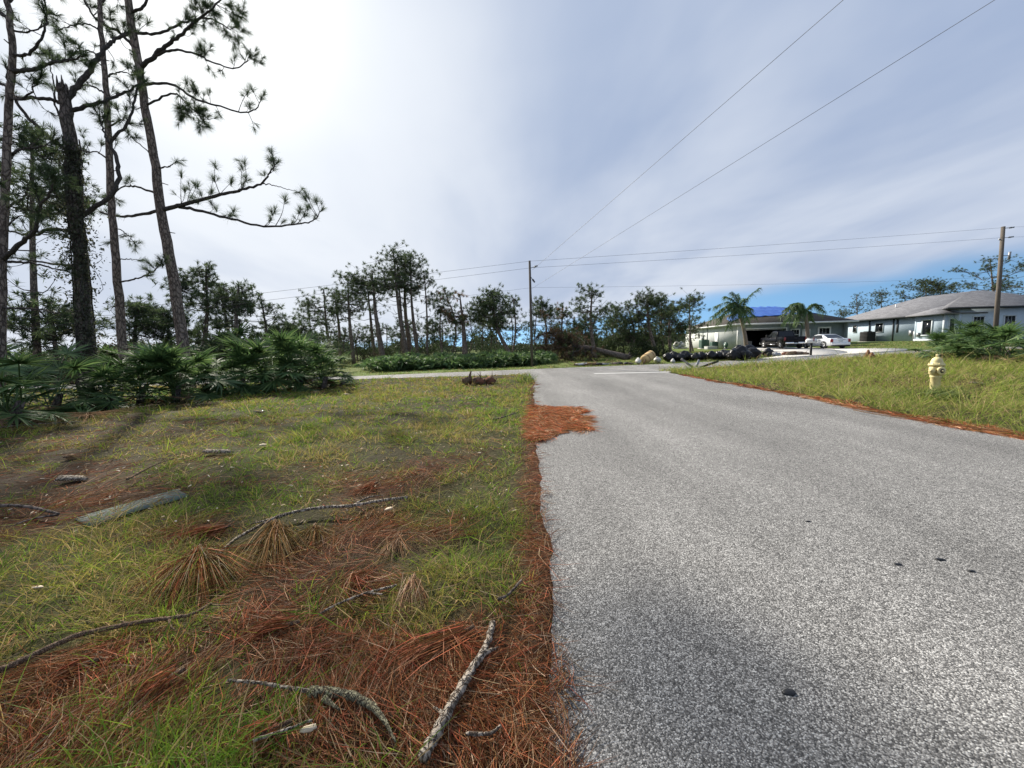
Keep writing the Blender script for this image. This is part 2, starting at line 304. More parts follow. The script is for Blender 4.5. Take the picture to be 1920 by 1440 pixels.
MAT = dict(
    ground=ground_mat(), asphalt=asphalt_mat(),
    grass=leafmat('grass_blades', None, .45, .5, .015, .3, .015), litter=leafmat('dry_needles', None, .2, .5, .012, .4, .015),
    needle=leafmat('pine_needles', None, .4, .45, .03, .4, .025), leaf=leafmat('leaves', None, .3, .5, .02, .4, .02),
    frond=leafmat('palmetto_frond', (.098, .165, .055), .40, .5, .035, .4, .025, rnd=.3), dead=leafmat('dead_frond', (.19, .125, .065), .15, .6, .03, .3, .02, rnd=.25),
    bark=bark_mat('pine_bark', (.36, .285, .235), (.09, .07, .06)), barkd=bark_mat('dark_bark', (.24, .195, .17), (.065, .054, .047)), barkb=bark_mat('branch_bark', (.18, .155, .14), (.06, .052, .046), 12),
    stick=bark_mat('weathered_stick', (.66, .57, .46), (.10, .075, .055), 11), stick2=bark_mat('brown_stick', (.48, .34, .23), (.15, .10, .07), 22), lichen=bark_mat('lichen_stick', (.60, .56, .36), (.07, .055, .04), 18),
    white=pm('white_paint', (.78, .78, .76), (.66, .66, .64), rough=.6), paint_line=pm('road_paint', (.66, .65, .62), (.42, .42, .40), scale=14, rough=.7, detail=8),
    concrete=pm('pale_concrete', (.55, .53, .49), (.42, .40, .37), scale=1.6, rough=.9, bump=.3, bscale=40, detail=8),
    stucco1=pm('grey_green_stucco', (.54, .56, .54), (.47, .49, .47), scale=3, rough=.92, bump=.5, bscale=30), stucco1_shaded=pm('grey_green_stucco_shaded', (.21, .245, .245), (.175, .205, .205), scale=3, rough=.92, bump=.5, bscale=30),  # second is the same stucco with front-wall shade darkened into its colour
    stucco2=pm('blue_grey_stucco', (.42, .50, .57), (.37, .45, .52), scale=3, rough=.92, bump=.4, bscale=30), trim2=pm('pale_blue_trim', (.52, .57, .60), rough=.7),
    shingle1=shingle_mat('brown_shingle', (.10, .088, .075), (.065, .058, .05)), shingle2=shingle_mat('grey_shingle', (.215, .215, .225), (.15, .15, .16)),
    glass=pm('dark_glass', (.01, .012, .015), (.014, .016, .02), rough=.12, spec=.4), tarp=pm('blue_tarp', (.025, .085, .36), (.06, .16, .46), scale=1.6, rough=.5, bump=1.0, bscale=4, detail=8),
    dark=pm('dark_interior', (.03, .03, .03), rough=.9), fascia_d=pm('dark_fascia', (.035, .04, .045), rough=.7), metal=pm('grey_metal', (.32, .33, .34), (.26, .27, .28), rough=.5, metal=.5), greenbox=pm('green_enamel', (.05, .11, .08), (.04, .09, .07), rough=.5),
    bag=pm('black_plastic', (.006, .006, .007), (.011, .011, .012), scale=5, rough=.35, bump=.9, bscale=14, spec=.3), wbag=pm('white_plastic', (.56, .54, .50), (.42, .40, .37), scale=5, rough=.5, bump=.6, bscale=12), tan=pm('tan_fabric', (.55, .40, .20), (.44, .31, .15), scale=8, rough=.9),
    truck=pm('black_car_paint', (.004, .004, .007), (.005, .005, .008), rough=.25, spec=.12, coat=.06), silver=pm('white_car_paint', (.66, .68, .70), (.63, .65, .67), rough=.3, spec=.5, coat=.7),
    tyre=pm('tyre_rubber', (.018, .018, .018), (.028, .027, .026), rough=.85), chrome=chrome('chrome', (.75, .75, .76)), rim=chrome('alloy_rim', (.62, .62, .63), .3), red=pm('red_lens', (.22, .01, .01), rough=.15, spec=.6), plate=pm('number_plate', (.55, .6, .62), rough=.5), blackpl=pm('black_trim', (.015, .015, .015), rough=.6),
    hydrant=pm('pale_yellow_enamel', (.74, .66, .33), (.55, .45, .22), scale=13, rough=.55, bump=.15, bscale=30), pole=pm('weathered_pole', (.12, .10, .085), (.075, .065, .055), scale=5, rough=.95, bump=.5, stretch=(4, 4, .3)), pole2=pm('grey_pole', (.15, .125, .10), (.09, .078, .065), scale=5, rough=.95, bump=.5, stretch=(4, 4, .3)), wire=pm('wire', (.05, .05, .055), rough=.6),
    palmtrunk=pm('palm_trunk', (.24, .19, .15), (.13, .10, .08), scale=5, rough=.95, bump=.6, stretch=(1, 1, 4)), slab=pm('grey_green_board', (.12, .15, .14), (.07, .10, .09), scale=9, rough=.8, spec=.12, detail=10), rust=pm('rust_brown', (.22, .09, .05), (.13, .06, .04), scale=9, rough=.95, bump=.8),
    metal2=pm('weathered_board', (.30, .29, .28), (.16, .15, .14), scale=8, rough=.9),
    box=pm('cardboard_white', (.55, .55, .52), rough=.8), leafd=pm('dry_pale_leaf', (.62, .52, .38), (.48, .38, .26), scale=20, rough=.8), tar=pm('tar_spot', (.012, .012, .013), rough=.5),
)

# ------------------------------------------------------------------ ground and roads
LE = [gp(*p) for p in ((1062, 1500), (1050, 1400), (1040, 1250), (1030, 1120), (1022, 1000), (1008, 900), (1006, 850), (1004, 800), (1001, 760), (1001, 735), (1003, 716))]
RE = [gp(*p) for p in ((1920, 825), (1760, 797), (1600, 765), (1480, 741), (1380, 722), (1310, 710), (1275, 703))]
ly = [p[1] for p in LE]; lx = [p[0] for p in LE]
ry = [p[1] for p in RE]; rx = [p[0] for p in RE]
def XL(y): return np.interp(y, [-60, ly[0] - .2] + ly, [lx[0] - 1.5, lx[0]] + lx)
def XR(y): return np.interp(y, [-60, ry[0] - 6] + ry, [rx[0] - .5, rx[0] - .05] + rx)
CXN = [(-300, -40), (-60, 9.5), (-25, 14.2), (-6.5, 16.0), (-1.3, 16.1), (1, 16.25), (6.5, 16.6), (12, 18.6), (21.7, 23.0), (26.7, 24.6), (60, 36), (300, 118)]
CXF = [(-300, -35), (-60, 14.2), (-25, 16.6), (-7.1, 17.8), (1.1, 19.6), (9.6, 21.3), (20, 25.2), (28, 28.8), (60, 41), (300, 123)]
def YN(x): return np.interp(x, *zip(*CXN))
def YF(x): return np.interp(x, *zip(*CXF))
def on_road(x, y, m=0.0):
    a = (x > XL(y) - m) & (x < XR(y) + m) & (y < YN(x) + .3)
    return a | ((y > YN(x) - m) & (y < YF(x) + m))
def drive_mask(x, y):
    return (x > 17.2 + (y - 24) * .47) & (x < 27.5 + (y - 27) * .38 + 1.5) & (y > YF(x) - .2) & (y < 48.3) & (x < 37.5)
def gz(x, y):
    x = np.asarray(x, float); y = np.asarray(y, float)
    dl = XL(y) - x; dr = x - XR(y); dn = np.minimum(np.abs(y - YN(x)), np.abs(y - YF(x)))
    off = np.where(y < YN(x), np.minimum(np.maximum(dl, dr), dn), dn); off = np.where(on_road(x, y), 0, off)
    k = np.clip((off - .05) / .6, 0, 1)
    z = (fbm(x * 1.3, y * 1.3, 3, 3) - .45) * .10 + (fbm(x * .35, y * .35, 5, 2) - .45) * .14
    far = np.clip((y - 24) / 10, 0, 1)
    z = z * (1 - .8 * far)
    mound = np.clip((x - 30) / 14, 0, 1) * np.clip((y - 30) / 8, 0, 1) * .5 + np.clip((16 - x) / 20, 0, 1) * 0
    return np.where(k > 0, k * np.maximum(z, -.03), 0) + mound * np.clip(k * 3, 0, 1) - .012
# litter and grass maps -------------------------------------------------------
GB = [(900, 1040, .32, 1), (870, 955, .4, 1), (940, 985, .3, .8), (540, 930, .55, 1), (420, 950, .5, .7), (620, 900, .5, .6), (100, 1120, .6, 1), (250, 1060, .5, .9), (40, 1040, .6, .8), (200, 1180, .25, .7), (960, 745, 1.3, 1), (985, 715, .9, 1),
      (700, 745, 2.2, .9), (860, 790, .9, .7), (620, 815, 1.0, .8), (430, 770, 1.3, .6), (480, 1390, .12, .8), (740, 1130, .15, .8), (830, 1090, .25, .9), (640, 1250, .1, .6), (560, 850, .7, .7), (760, 820, .7, .6), (330, 985, .3, .6), (120, 1350, .15, .6), (800, 1170, .12, .8)]
BB = [(600, 1240, .28, 1), (780, 1260, .3, 1), (130, 1270, .25, 1), (260, 1310, .25, 1), (700, 910, .45, .9), (770, 885, .4, .8), (600, 1060, .3, .8), (480, 1180, .2, 1), (640, 1350, .22, .8), (900, 1400, .2, 1), (80, 1410, .2, 1), (60, 960, .45, .55), (210, 880, .5, .35), (90, 850, .7, .3),
      (300, 830, .7, .25), (690, 1000, .3, 1), (800, 1000, .25, .7), (520, 1300, .2, .8), (350, 1010, .25, .9), (400, 860, .6, .25), (680, 1090, .2, 1), (480, 790, .8, .2), (900, 1230, .15, .8), (200, 945, .4, .9)]
GW = [(*gp(a, b)[:2], r, s) for a, b, r, s in GB]; BW = [(*gp(a, b)[:2], r, s) for a, b, r, s in BB]
def blobs(x, y, lst):
    t = np.zeros_like(x)
    for cx, cy, r, s in lst: t = np.maximum(t, s * np.exp(-((x - cx) ** 2 + (y - cy) ** 2 * .8) / (r * r)))
    return t
def maps(x, y):
    g = blobs(x, y, GW); b = blobs(x, y, BW); n = fbm(x * 1.1, y * 1.1, 11, 4); n2 = fbm(x * 2.3, y * 2.3, 21, 3)
    edge = np.clip(1 - (XL(y) - x - .02) / (.10 + .10 * vn(y * 2.2, y * 0, 4)), 0, 1) * (x < XL(y) + .16) * (y < 13)
    left = x < (XL(y) + XR(y)) / 2
    gr = np.where(left, np.clip(.55 + 1.0 * g - .75 * b + (n - .5) * 2.0, .05, 1.3), np.clip(.95 + (n - .5) * 1.1, .2, 1.4))
    br = np.where(left, np.clip(.16 + .95 * b - .5 * g + (n2 - .5) * 1.2, .02, 1.1), np.clip((n2 - .55) * 1.0 - .05, .02, .5))
    hd = np.exp(-((x - 10.5) ** 2 / 8 + (y - 9.6) ** 2 / 1.6)); br = np.where(left, br, np.maximum(br, hd * .9)); gr = np.where(left, gr, gr * (1 - .65 * hd))
    far = np.clip((y - 5.5) / 6, 0, 1) * left
    gr = gr * (1 - .15 * far) + .15 * far
    shade = np.clip((-x - 3.2 - (y - 5) * .1) / 3, 0, 1) * left
    mid = np.clip((y - 2.6) / 2, 0, 1) * left; gr = gr * (1 - .2 * shade) + .15 * mid; br = br * (1 - .55 * mid)
    return np.where(edge > 0, gr * (1 - edge), gr), np.maximum(br, edge * 1.3), edge

def axis(a, b, step, lim0, lim1, g=1.22):
    m = list(np.arange(a, b, step)); s = step; lo = []; p = a
    while p > lim0: s *= g; p -= s; lo.append(p)
    s = step; hi = []; p = m[-1]
    while p < lim1: s *= g; p += s; hi.append(p)
    return np.array(lo[::-1] + m + hi)
def build_ground():
    xs = axis(-13, 15, .12, -1500, 1500); ys = axis(0.2, 20, .12, -200, 2500)
    X, Y = np.meshgrid(xs, ys); Z = gz(X, Y); v = np.stack([X, Y, Z], -1).reshape(-1, 3)
    nx = len(xs); i = np.arange(len(ys) - 1)[:, None] * nx; j = np.arange(nx - 1)[None]
    q = np.stack([i + j, i + j + 1, i + nx + j + 1, i + nx + j], -1).reshape(-1, 4)
    x, y = v[:, 0], v[:, 1]; g, b, e = maps(x, y)
    soil = np.array([.036, .026, .019]); green = np.array([.055, .062, .018]); red = np.array([.085, .036, .019]); lawn = np.array([.085, .125, .030]); mown = np.array([.135, .150, .050])
    gg = np.clip(g, 0, 1)[:, None]; bb = np.clip(b, 0, 1)[:, None]
    c = soil * (1 - gg * .6) + green * gg * .6; c = c * (1 - .6 * bb) + red * .6 * bb
    fr = np.clip((y - YF(x) + .5) / 1.0, 0, 1)[:, None]; nn = fbm(x * .4, y * .4, 31, 3)[:, None]
    c = c * (1 - fr) + fr * (lawn * nn * 1.4 + mown * (1 - nn) * .8)
    MB().add(v, q=q, c=c).build('ground', MAT['ground'], smooth=True)['kind'] = 'structure'
build_ground()
def strip(name, A, B, mat, z, n=6):
    A = np.asarray(A); B = np.asarray(B); t = np.linspace(0, 1, n)[None, :, None]
    v = A[:, None] * (1 - t) + B[:, None] * t; v = np.concatenate([v, np.full(v.shape[:2] + (1,), z)], -1).reshape(-1, 3)
    i = np.arange(len(A) - 1)[:, None] * n; j = np.arange(n - 1)[None]
    q = np.stack([i + j, i + j + 1, i + n + j + 1, i + n + j], -1).reshape(-1, 4)
    o = MB().add(v, q=q).build(name, mat); return o
yy = np.concatenate([np.linspace(-30, .5, 20), np.arange(.6, 16.6, .08)])
wob = lambda y, s: (fbm(y * 1.7, y * 0 + s, 40, 4) - .5) * .16
road = tag(strip('road', np.stack([XL(yy) + wob(yy, 1.3) * .9 + (vn(yy * 9, yy * 0, 17) - .5) * .03, yy], 1), np.stack([XR(yy) + wob(yy, 7.7), yy], 1), MAT['asphalt'], .008), kind='structure')
xx = np.concatenate([np.linspace(-200, -12, 30), np.arange(-11.5, 32, .25), np.linspace(33, 200, 25)])
# crossing road, flared into the side road at both corners
flare = np.where((xx > lx[-1] - 1.6) & (xx < lx[-1]), .9 * ((xx - lx[-1] + 1.6) / 1.6) ** 2, 0) + np.where((xx > rx[-1]) & (xx < rx[-1] + 2.4), 1.3 * (1 - (xx - rx[-1]) / 2.4) ** 2, 0)
cross = tag(strip('cross_road', np.stack([xx, YN(xx) - flare + wob(xx, 3.1)], 1), np.stack([xx, YF(xx) + wob(xx, 9.4)], 1), MAT['asphalt'], .003), kind='structure')
a, b = gp(1115, 701.5), gp(1258, 698.5); dv = nrm(b - a); nv = np.array([-dv[1], dv[0], 0]) * .28
def bar():
    mb = MB(); n = 24; t = np.linspace(0, 1, n)[:, None]; p = a + (b - a) * t; e1 = RNG.uniform(-.012, .012, (n, 1)); e2 = RNG.uniform(-.012, .012, (n, 1))
    v = np.concatenate([p + nv * e1, p + nv * (1 + e2)]); v[:, 2] = .013
    i = np.arange(n - 1); mb.add(v, q=np.stack([i, i + 1, i + n + 1, i + n], 1)); mb.build('stop_line', MAT['paint_line'], road)
bar()
def driveway():
    P = [(15.2, 23.6), (17.0, 25.4), (20.2, 30), (24.5, 38), (27.8, 47.9), (38.5, 46.9), (37.3, 38), (34, 32.5), (29.8, 29.8), (27.0, 28.0), (22, 25.9)]
    # four concrete slabs across the drive with joints
    left = smoothpts([(14.6, 22.9), (17.4, 25.4), (20.6, 30), (25.0, 38), (28.4, 47.9)], 13); right = smoothpts([(29.0, 29.0), (31, 30.2), (33.6, 33), (36.3, 38), (37.9, 47.0)], 13)
    left3 = np.c_[left, np.zeros(13)]; right3 = np.c_[right, np.zeros(13)]
    root = empty('driveway', (left[0][0], left[0][1], 0)); root['kind'] = 'structure'
    for i in range(12):
        for k in range(2):
            mb = MB(); u0, u1 = k / 2 + .002, (k + 1) / 2 - .002; j = .004
            def pt(i_, u, f): 
                l = left3[i_] * (1 - f) + left3[i_ + 1] * f; r_ = right3[i_] * (1 - f) + right3[i_ + 1] * f; return l * (1 - u) + r_ * u
            vs = [pt(i, u0, j), pt(i, u1, j), pt(i, u1, 1 - j), pt(i, u0, 1 - j)]; vs = np.array(vs)
            g0 = np.maximum(gz(vs[:, 0], vs[:, 1]), -.012) * 0 + np.clip((vs[:, 1] - 26) / 20, 0, 1) * .05 + .03
            up = vs.copy(); up[:, 2] = g0 + .03; dn = vs.copy(); dn[:, 2] = g0 - .12
            mb.add(np.vstack([dn, up]), q=[(4, 5, 6, 7), (0, 1, 5, 4), (1, 2, 6, 5), (2, 3, 7, 6), (3, 0, 4, 7)])
            mb.build('concrete_slab', MAT['concrete'], root, org=(left[0][0], left[0][1], 0))
driveway()

# ------------------------------------------------------------------ houses
def hip(mb, x0, x1, y0, y1, ez, rx0, rx1, ryy0, ryy1, rz, th=.12):
    v = [(x0, y0, ez), (x1, y0, ez), (x1, y1, ez), (x0, y1, ez), (rx0, ryy0, rz), (rx1, ryy1, rz)]
    low = [(p[0], p[1], p[2] - th) for p in v[:4]]
    if abs(rx1 - rx0) >= abs(ryy1 - ryy0): mb.add(v + low, q=[(0, 1, 5, 4), (2, 3, 4, 5), (6, 9, 8, 7), (0, 6, 7, 1), (1, 7, 8, 2), (2, 8, 9, 3), (3, 9, 6, 0)], t=[(3, 0, 4), (1, 2, 5)])
    else: mb.add(v + low, q=[(3, 0, 4, 5), (1, 2, 5, 4), (6, 9, 8, 7), (0, 6, 7, 1), (1, 7, 8, 2), (2, 8, 9, 3), (3, 9, 6, 0)], t=[(0, 1, 4), (2, 3, 5)])
    return mb
def window(root, x0, x1, z0, z1, face, at_, mull=True, trim=None, tw=.12):
    """face '-y' or '-x': opening on a wall plane at coordinate at_"""
    trim = trim or MAT['white']
    def bx(u0, u1, d0, d1, w0, w1): return (u0, u1, at_ - d1, at_ - d0, w0, w1) if face == '-y' else (at_ - d1, at_ - d0, u0, u1, w0, w1)
    w = MB()
    for bb in (bx(x0 - tw, x1 + tw, 0, .07, z1, z1 + tw), bx(x0 - tw, x1 + tw, 0, .09, z0 - tw, z0), bx(x0 - tw, x0, 0, .068, z0, z1), bx(x1, x1 + tw, 0, .068, z0, z1)): w.box(*bb)
    o = w.build('window', trim, root)
    g = MB().box(*bx(x0, x1, .003, .015, z0, z1)); g.build('pane', MAT['glass'], o)
    if mull:
        m = MB().box(*bx(x0, x1, .016, .045, (z0 + z1) / 2 - .03, (z0 + z1) / 2 + .03)); m.build('sash_rail', trim, o)
        for f in (1 / 3, 2 / 3):
            m = MB().box(*bx(x0 + (x1 - x0) * f - .012, x0 + (x1 - x0) * f + .012, .016, .03, (z0 + z1) / 2 + .03, z1)); m.build('muntin', trim, o)
    return o
def house_one():
    t = R(3.5); root = empty('stucco_house', (28.1, 48, .05), -t, 'single-storey grey stucco house with open garage and blue tarps on its roof', 'house')
    Wd, Dp, ez = 13.1, 16.6, 2.9
    for nm, a_, mt in (('wall', (0, .2, .2, Dp, 0, ez), MAT['stucco1']), ('wall', (.2, Wd - .2, Dp - .2, Dp, 0, ez), MAT['stucco1']), ('wall', (Wd - .2, Wd, .2, Dp - .2, 0, ez), MAT['stucco1_shaded']),
                       ('wall', (0, .8, 0, .2, 0, ez), MAT['stucco1']), ('wall', (5.7, 6.1, 0, .2, 0, ez), MAT['stucco1_shaded']), ('wall', (.8, 5.7, 0, .2, 2.35, ez), MAT['stucco1_shaded']), ('wall', (6.1, Wd, .6, .8, 0, ez), MAT['stucco1_shaded']), ('wall', (5.9, 6.1, .2, .6, 0, ez), MAT['stucco1_shaded']),
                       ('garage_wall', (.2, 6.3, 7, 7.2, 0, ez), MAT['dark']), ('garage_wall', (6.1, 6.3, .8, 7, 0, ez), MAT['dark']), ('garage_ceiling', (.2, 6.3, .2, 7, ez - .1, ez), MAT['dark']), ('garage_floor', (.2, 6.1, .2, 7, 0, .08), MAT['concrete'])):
        MB().box(*a_).build(nm, mt, root)
    g = MB().box(.68, .8, -.04, .24, 0, 2.47).box(5.7, 5.82, -.04, .24, 0, 2.47).box(.8, 5.7, -.04, .24, 2.35, 2.47); g.build('garage_door_trim', MAT['white'], root)
    MB().box(.8, 5.7, .3, 2.4, 2.25, 2.3).build('garage_door', MAT['white'], root)       # rolled up under the ceiling
    MB().box(-.05, 0, .0, .14, 0, ez).build('corner_trim', MAT['white'], root)
    window(root, 6.7, 7.6, .95, 2.15, '-y', .6); window(root, 10.0, 11.2, .75, 2.25, '-y', .6, tw=.17)
    d = MB().box(7.95, 8.9, .5, .598, .08, 2.2); dd = d.build('front_door', MAT['white'], root); MB().box(8.02, 8.07, .45, .5, 1.0, 1.08).build('handle', MAT['metal'], dd)
    # left side: door, vents, pipe
    sdw = MB().box(-.06, -.001, 5.0, 6.0, .05, 2.15).build('side_door', MAT['white'], root); MB().box(-.1, -.06, 5.1, 5.16, 1.0, 1.1).build('handle', MAT['metal'], sdw)
    MB().box(-.04, -.001, 11.2, 11.6, 1.75, 2.2).build('vent', MAT['dark'], root); MB().box(-.08, -.001, 8.4, 8.55, .1, 2.85).build('downspout', MAT['metal'], root)
    MB().box(-.18, -.001, 9.7, 10.1, 1.2, 1.75).build('meter_box', MAT['metal'], root); tb = MB(); tube(tb, [(-.06, 9.9, 1.75), (-.06, 9.9, 2.85)], .035, 6); tb.build('conduit', MAT['metal'], root)
    MB().box(-.12, -.001, 14.8, 15.2, .9, 1.7).build('panel_box', MAT['metal'], root)
    # lamp by the garage
    lathe(MB(), [(0, 0), (.07, .02), (.1, .2), (.05, .28), (0, .3)], 10, org=(5.96, -.13, 1.75)).build('wall_lamp', MAT['metal'], root)
    rf = hip(MB(), -.55, Wd + .55, -.55, Dp + .55, ez + .16, 5.2, 8.4, 7.0, 7.0, 5.55).build('roof', MAT['shingle1'], root)
    MB().box(-.6, Wd + .6, -.6, -.552, ez - .02, ez + .17).box(-.6, -.552, -.552, Dp + .6, ez - .02, ez + .17).build('fascia', MAT['white'], rf)
    MB().box(-.55, Wd + .55, -.55, Dp + .55, ez, ez + .03).build('soffit', MAT['white'], rf)
    # ---- tarps over the hip planes
    planes = [((-.55), 1, 0, (5.55 - ez - .16) / 5.75), (-.55, 0, 1, (5.55 - ez - .16) / 7.55), (Wd + .55, -1, 0, (5.55 - ez - .16) / 5.25)]
    def rz(x, y): return ez + .16 + min((x + .55) * planes[0][3], (y + .55) * planes[1][3], (Wd + .55 - x) * planes[2][3])
    M_ = root.matrix_basis
    def tarp(pol, label, nx=22, ny=16, seed=1):
        mb = MB(); v = []; A, B, C, D = [np.array(p, float) for p in pol]
        for i in range(ny):
            for j in range(nx):
                u, w = j / (nx - 1), i / (ny - 1); p = (A * (1 - u) + B * u) * (1 - w) + (D * (1 - u) + C * u) * w
                p = p + .1 * np.array([math.sin(i * 1.7 + seed), math.cos(j * 1.3 + seed)]); z = rz(p[0], min(p[1], 7.0)) + .05 + .07 * float(fbm(np.array(p[0] * 1.2), np.array(p[1] * 1.2), seed, 3)) + (.03 * math.sin(p[0] * 5 + p[1] * 2))
                v.append((p[0], p[1], z))
        q = [(i * nx + j, i * nx + j + 1, (i + 1) * nx + j + 1, (i + 1) * nx + j) for i in range(ny - 1) for j in range(nx - 1)]
        o = mb.add(v, q=q).build('roof_tarp', MAT['tarp'], smooth=True); o.matrix_basis = M_.copy()
        sm_ = o.modifiers.new('thickness', 'SOLIDIFY'); sm_.thickness = .01
        tag(o, label, 'tarp', 'blue tarps on the damaged roof')
    tarp([(1.6, 1.9), (9.2, 2.6), (8.8, 6.9), (4.9, 6.9)], 'large wrinkled blue tarp over the roof ridge of the garage house', seed=2)
    tarp([(.2, 2.4), (1.3, 1.6), (4.4, 6.6), (1.8, 6.8)], 'blue tarp strip on the left roof slope behind the tall palm', seed=5)
    tarp([(10.0, 2.6), (12.1, 3.2), (9.6, 6.3), (8.9, 6.6)], 'small blue tarp by the right roof hip above the right palm', seed=8)
    return root
H1 = house_one()
def loc1(x, y, z=0):
    t = -R(3.5); return (28.1 + x * math.cos(t) - y * math.sin(t), 48 + x * math.sin(t) + y * math.cos(t), .05 + z)
def house_two():
    root = empty('ranch_house', (47.3, 43, .42), 0, 'blue-grey stucco ranch house with wide grey shingle hip roof behind the lawn', 'house'); z = 2.85
    S = MAT['stucco2']
    for a_ in ((0, .2, 1.4, 13, 0, z), (.2, 13, 12.8, 13, 0, z), (12.8, 13, -1.7, 12.8, 0, z), (-.9, .2, 1.4, 1.6, 0, z), (-.9, -.7, -1.5, 1.4, 0, z), (-.7, .3, -1.5, -1.3, 0, z), (.3, 12.8, -1.9, -1.7, 0, 3.42), (.1, .3, -1.9, 1.4, 0, 3.42), (0, .6, 9.0, 9.0 + .01, 0, .01)): MB().box(*a_).build('wall', S, root)
    MB().box(-.95, -.9, -1.5, -1.3, 0, z).box(-.06, 0, 1.61, 1.8, 0, z).box(-.06, 0, 12.8, 13, 0, z).build('corner_trim', MAT['trim2'], root)
    MB().box(-.98, -.9, -1.5, 1.6, 0, .3).build('wall_base', MAT['trim2'], root)
    window(root, -.2, .7, .75, 2.35, '-x', -.9, False, MAT['trim2']); window(root, -.45, .05, .8, 2.35, '-y', -1.5, False, MAT['trim2'], .09)
    window(root, 1.6, 2.7, .7, 2.5, '-y', -1.9, True, MAT['trim2']); window(root, 4.9, 6.0, .7, 2.5, '-y', -1.9, True, MAT['trim2']); window(root, 8.4, 9.5, .7, 2.5, '-y', -1.9, True, MAT['trim2'])
    window(root, 6.3, 7.3, 1.25, 2.35, '-x', 0, False, MAT['trim2'], .06); window(root, 10.1, 10.6, 1.35, 2.25, '-x', 0, False, MAT['trim2'], .05); window(root, 12.1, 12.55, 1.35, 2.25, '-x', 0, False, MAT['trim2'], .05)
    MB().box(-.12, 0, 4.9, 5.0, 0, z).build('downspout', MAT['fascia_d'], root); MB().box(-.05, 0, 4.35, 4.6, 1.1, 2.7).build('shutter', MAT['fascia_d'], root); MB().box(-.12, 0, 8.1, 8.2, 0, z).build('downspout', MAT['fascia_d'], root)
    MB().box(-.2, 0, 2.6, 2.9, .7, 1.3).box(-.12, 0, 2.2, 2.5, .3, 1.2).build('meter_box', MAT['metal'], root); MB().box(-1.1, -.9, .95, 1.2, .55, 1.0).build('meter_box', MAT['metal'], root)
    r1 = hip(MB(), -.55, 13.5, -1.2, 13.5, z + .16, 5.7, 5.7, 2, 7.5, 5.6).build('roof', MAT['shingle2'], root)
    v_ = [(-1.9, -2.5, 3.55), (13.6, -2.5, 3.55), (7.2, 2, 5.66), (5.7, 2, 5.66), (1.0, .9, 3.6), (13.6, 6, 3.55)]
    MB().add(v_ + [(a_, b_, c_ - .12) for a_, b_, c_ in v_], q=[(0, 1, 2, 3), (0, 6, 7, 1), (6, 10, 11, 7), (4, 10, 6, 0)], t=[(0, 3, 4), (1, 5, 2)]).build('roof', MAT['shingle2'], root)
    hip(MB(), -1.45, 3.0, -2.0, 2.2, z + .13, 1.0, 1.2, .6, .6, 3.9).build('roof', MAT['shingle2'], root)
    MB().box(-.6, -.551, -1.2, 13.5, z - .06, z + .15).box(-1.9, 13.6, -2.55, -2.501, 3.36, 3.54).build('fascia', MAT['fascia_d'], r1); MB().box(-.55, 13.5, -.4, 13.5, z - .05, z - .02).box(-1.85, 13.6, -2.49, -1.5, 3.34, 3.37).build('soffit', MAT['fascia_d'], r1)
    vt = MB(); tube(vt, [(2.6, 7.5, 4.1), (2.6, 7.5, 4.75)], .07, 8); vt.build('vent_pipe', MAT['white'], r1)
    return root
H2 = house_two()

# side equipment of the two houses
def ac_unit(loc, rz, s, label, mat):
    r = empty('air_conditioner', loc, rz, label, 'air conditioner', 'air conditioners beside the houses')
    MB().box(-.5 * s, .5 * s, -.5 * s, .5 * s, -.05, .1).build('base_slab', MAT['concrete'], r)
    MB().box(-.4 * s, .4 * s, -.4 * s, .4 * s, .1, 1.0 * s).build('casing', mat, r, bevel=.03)
    for i in range(6):
        zz = .2 * s + i * .13 * s; MB().box(-.42 * s, .42 * s, -.42 * s, -.4 * s, zz, zz + .05 * s).box(-.42 * s, -.4 * s, -.42 * s, .42 * s, zz, zz + .05 * s).build('louvre', mat, r)
    lathe(MB(), [(0, 0), (.3 * s, 0), (.33 * s, .05), (.3 * s, .06), (0, .06)], 14, org=(0, 0, 1.0 * s)).build('fan_grille', MAT['dark'], r)
ac_unit(loc1(-1.0, 7.2, -.05), -R(3.5), 1.25, 'tall green air conditioner by the grey house side wall', MAT['greenbox'])
ac_unit(loc1(-1.1, 3.9, -.05), -R(3.5), .95, 'low green utility cabinet nearer the garage corner', MAT['greenbox'])
ac_unit((46.3, 50.3, .40), 0, 1.35, 'dark grey air conditioner beside the blue-grey house wall', MAT['dark'])
def tank():
    p = loc1(-.8, 1.3, -.05); r = empty('garden_hose_reel', p, 0, 'green hose reel standing by the garage corner', 'hose reel')
    lathe(MB(), [(0, -.12), (.32, -.12), (.36, 0), (.32, .12), (0, .12)], 16, 'x', (0, 0, .55)).build('reel', MAT['greenbox'], r); MB().box(-.15, .15, -.05, .05, 0, .3).box(-.15, .15, -.25, .25, 0, .05).build('stand', MAT['metal'], r); lathe(MB(), [(0, -.16), (.1, -.16), (.1, .16), (0, .16)], 10, 'x', (0, 0, .55)).build('hub', MAT['white'], r)
tank()
def crate(loc, sx, sy, sz, label, mat):
    o = MB().box(-sx / 2, sx / 2, -sy / 2, sy / 2, 0, sz).box(-sx / 2 - .02, sx / 2 + .02, -sy / 2 - .02, sy / 2 + .02, sz + .001, sz + .05).build('storage_box', mat, bevel=.015); place(o, loc); tag(o, label, 'box', 'boxes about the grey house'); return o
crate(loc1(3.2, 4.2, .08), 1.2, .7, .75, 'pale storage chest inside the open dark garage', MAT['box']); crate(loc1(1.7, 4.8, .08), .6, .5, .55, 'small grey carton left of the chest in the garage', MAT['metal'])
crate(loc1(-1.9, 3.0, -.05), 1.3, .9, .35, 'low white box on the ground beside the side door', MAT['box'])
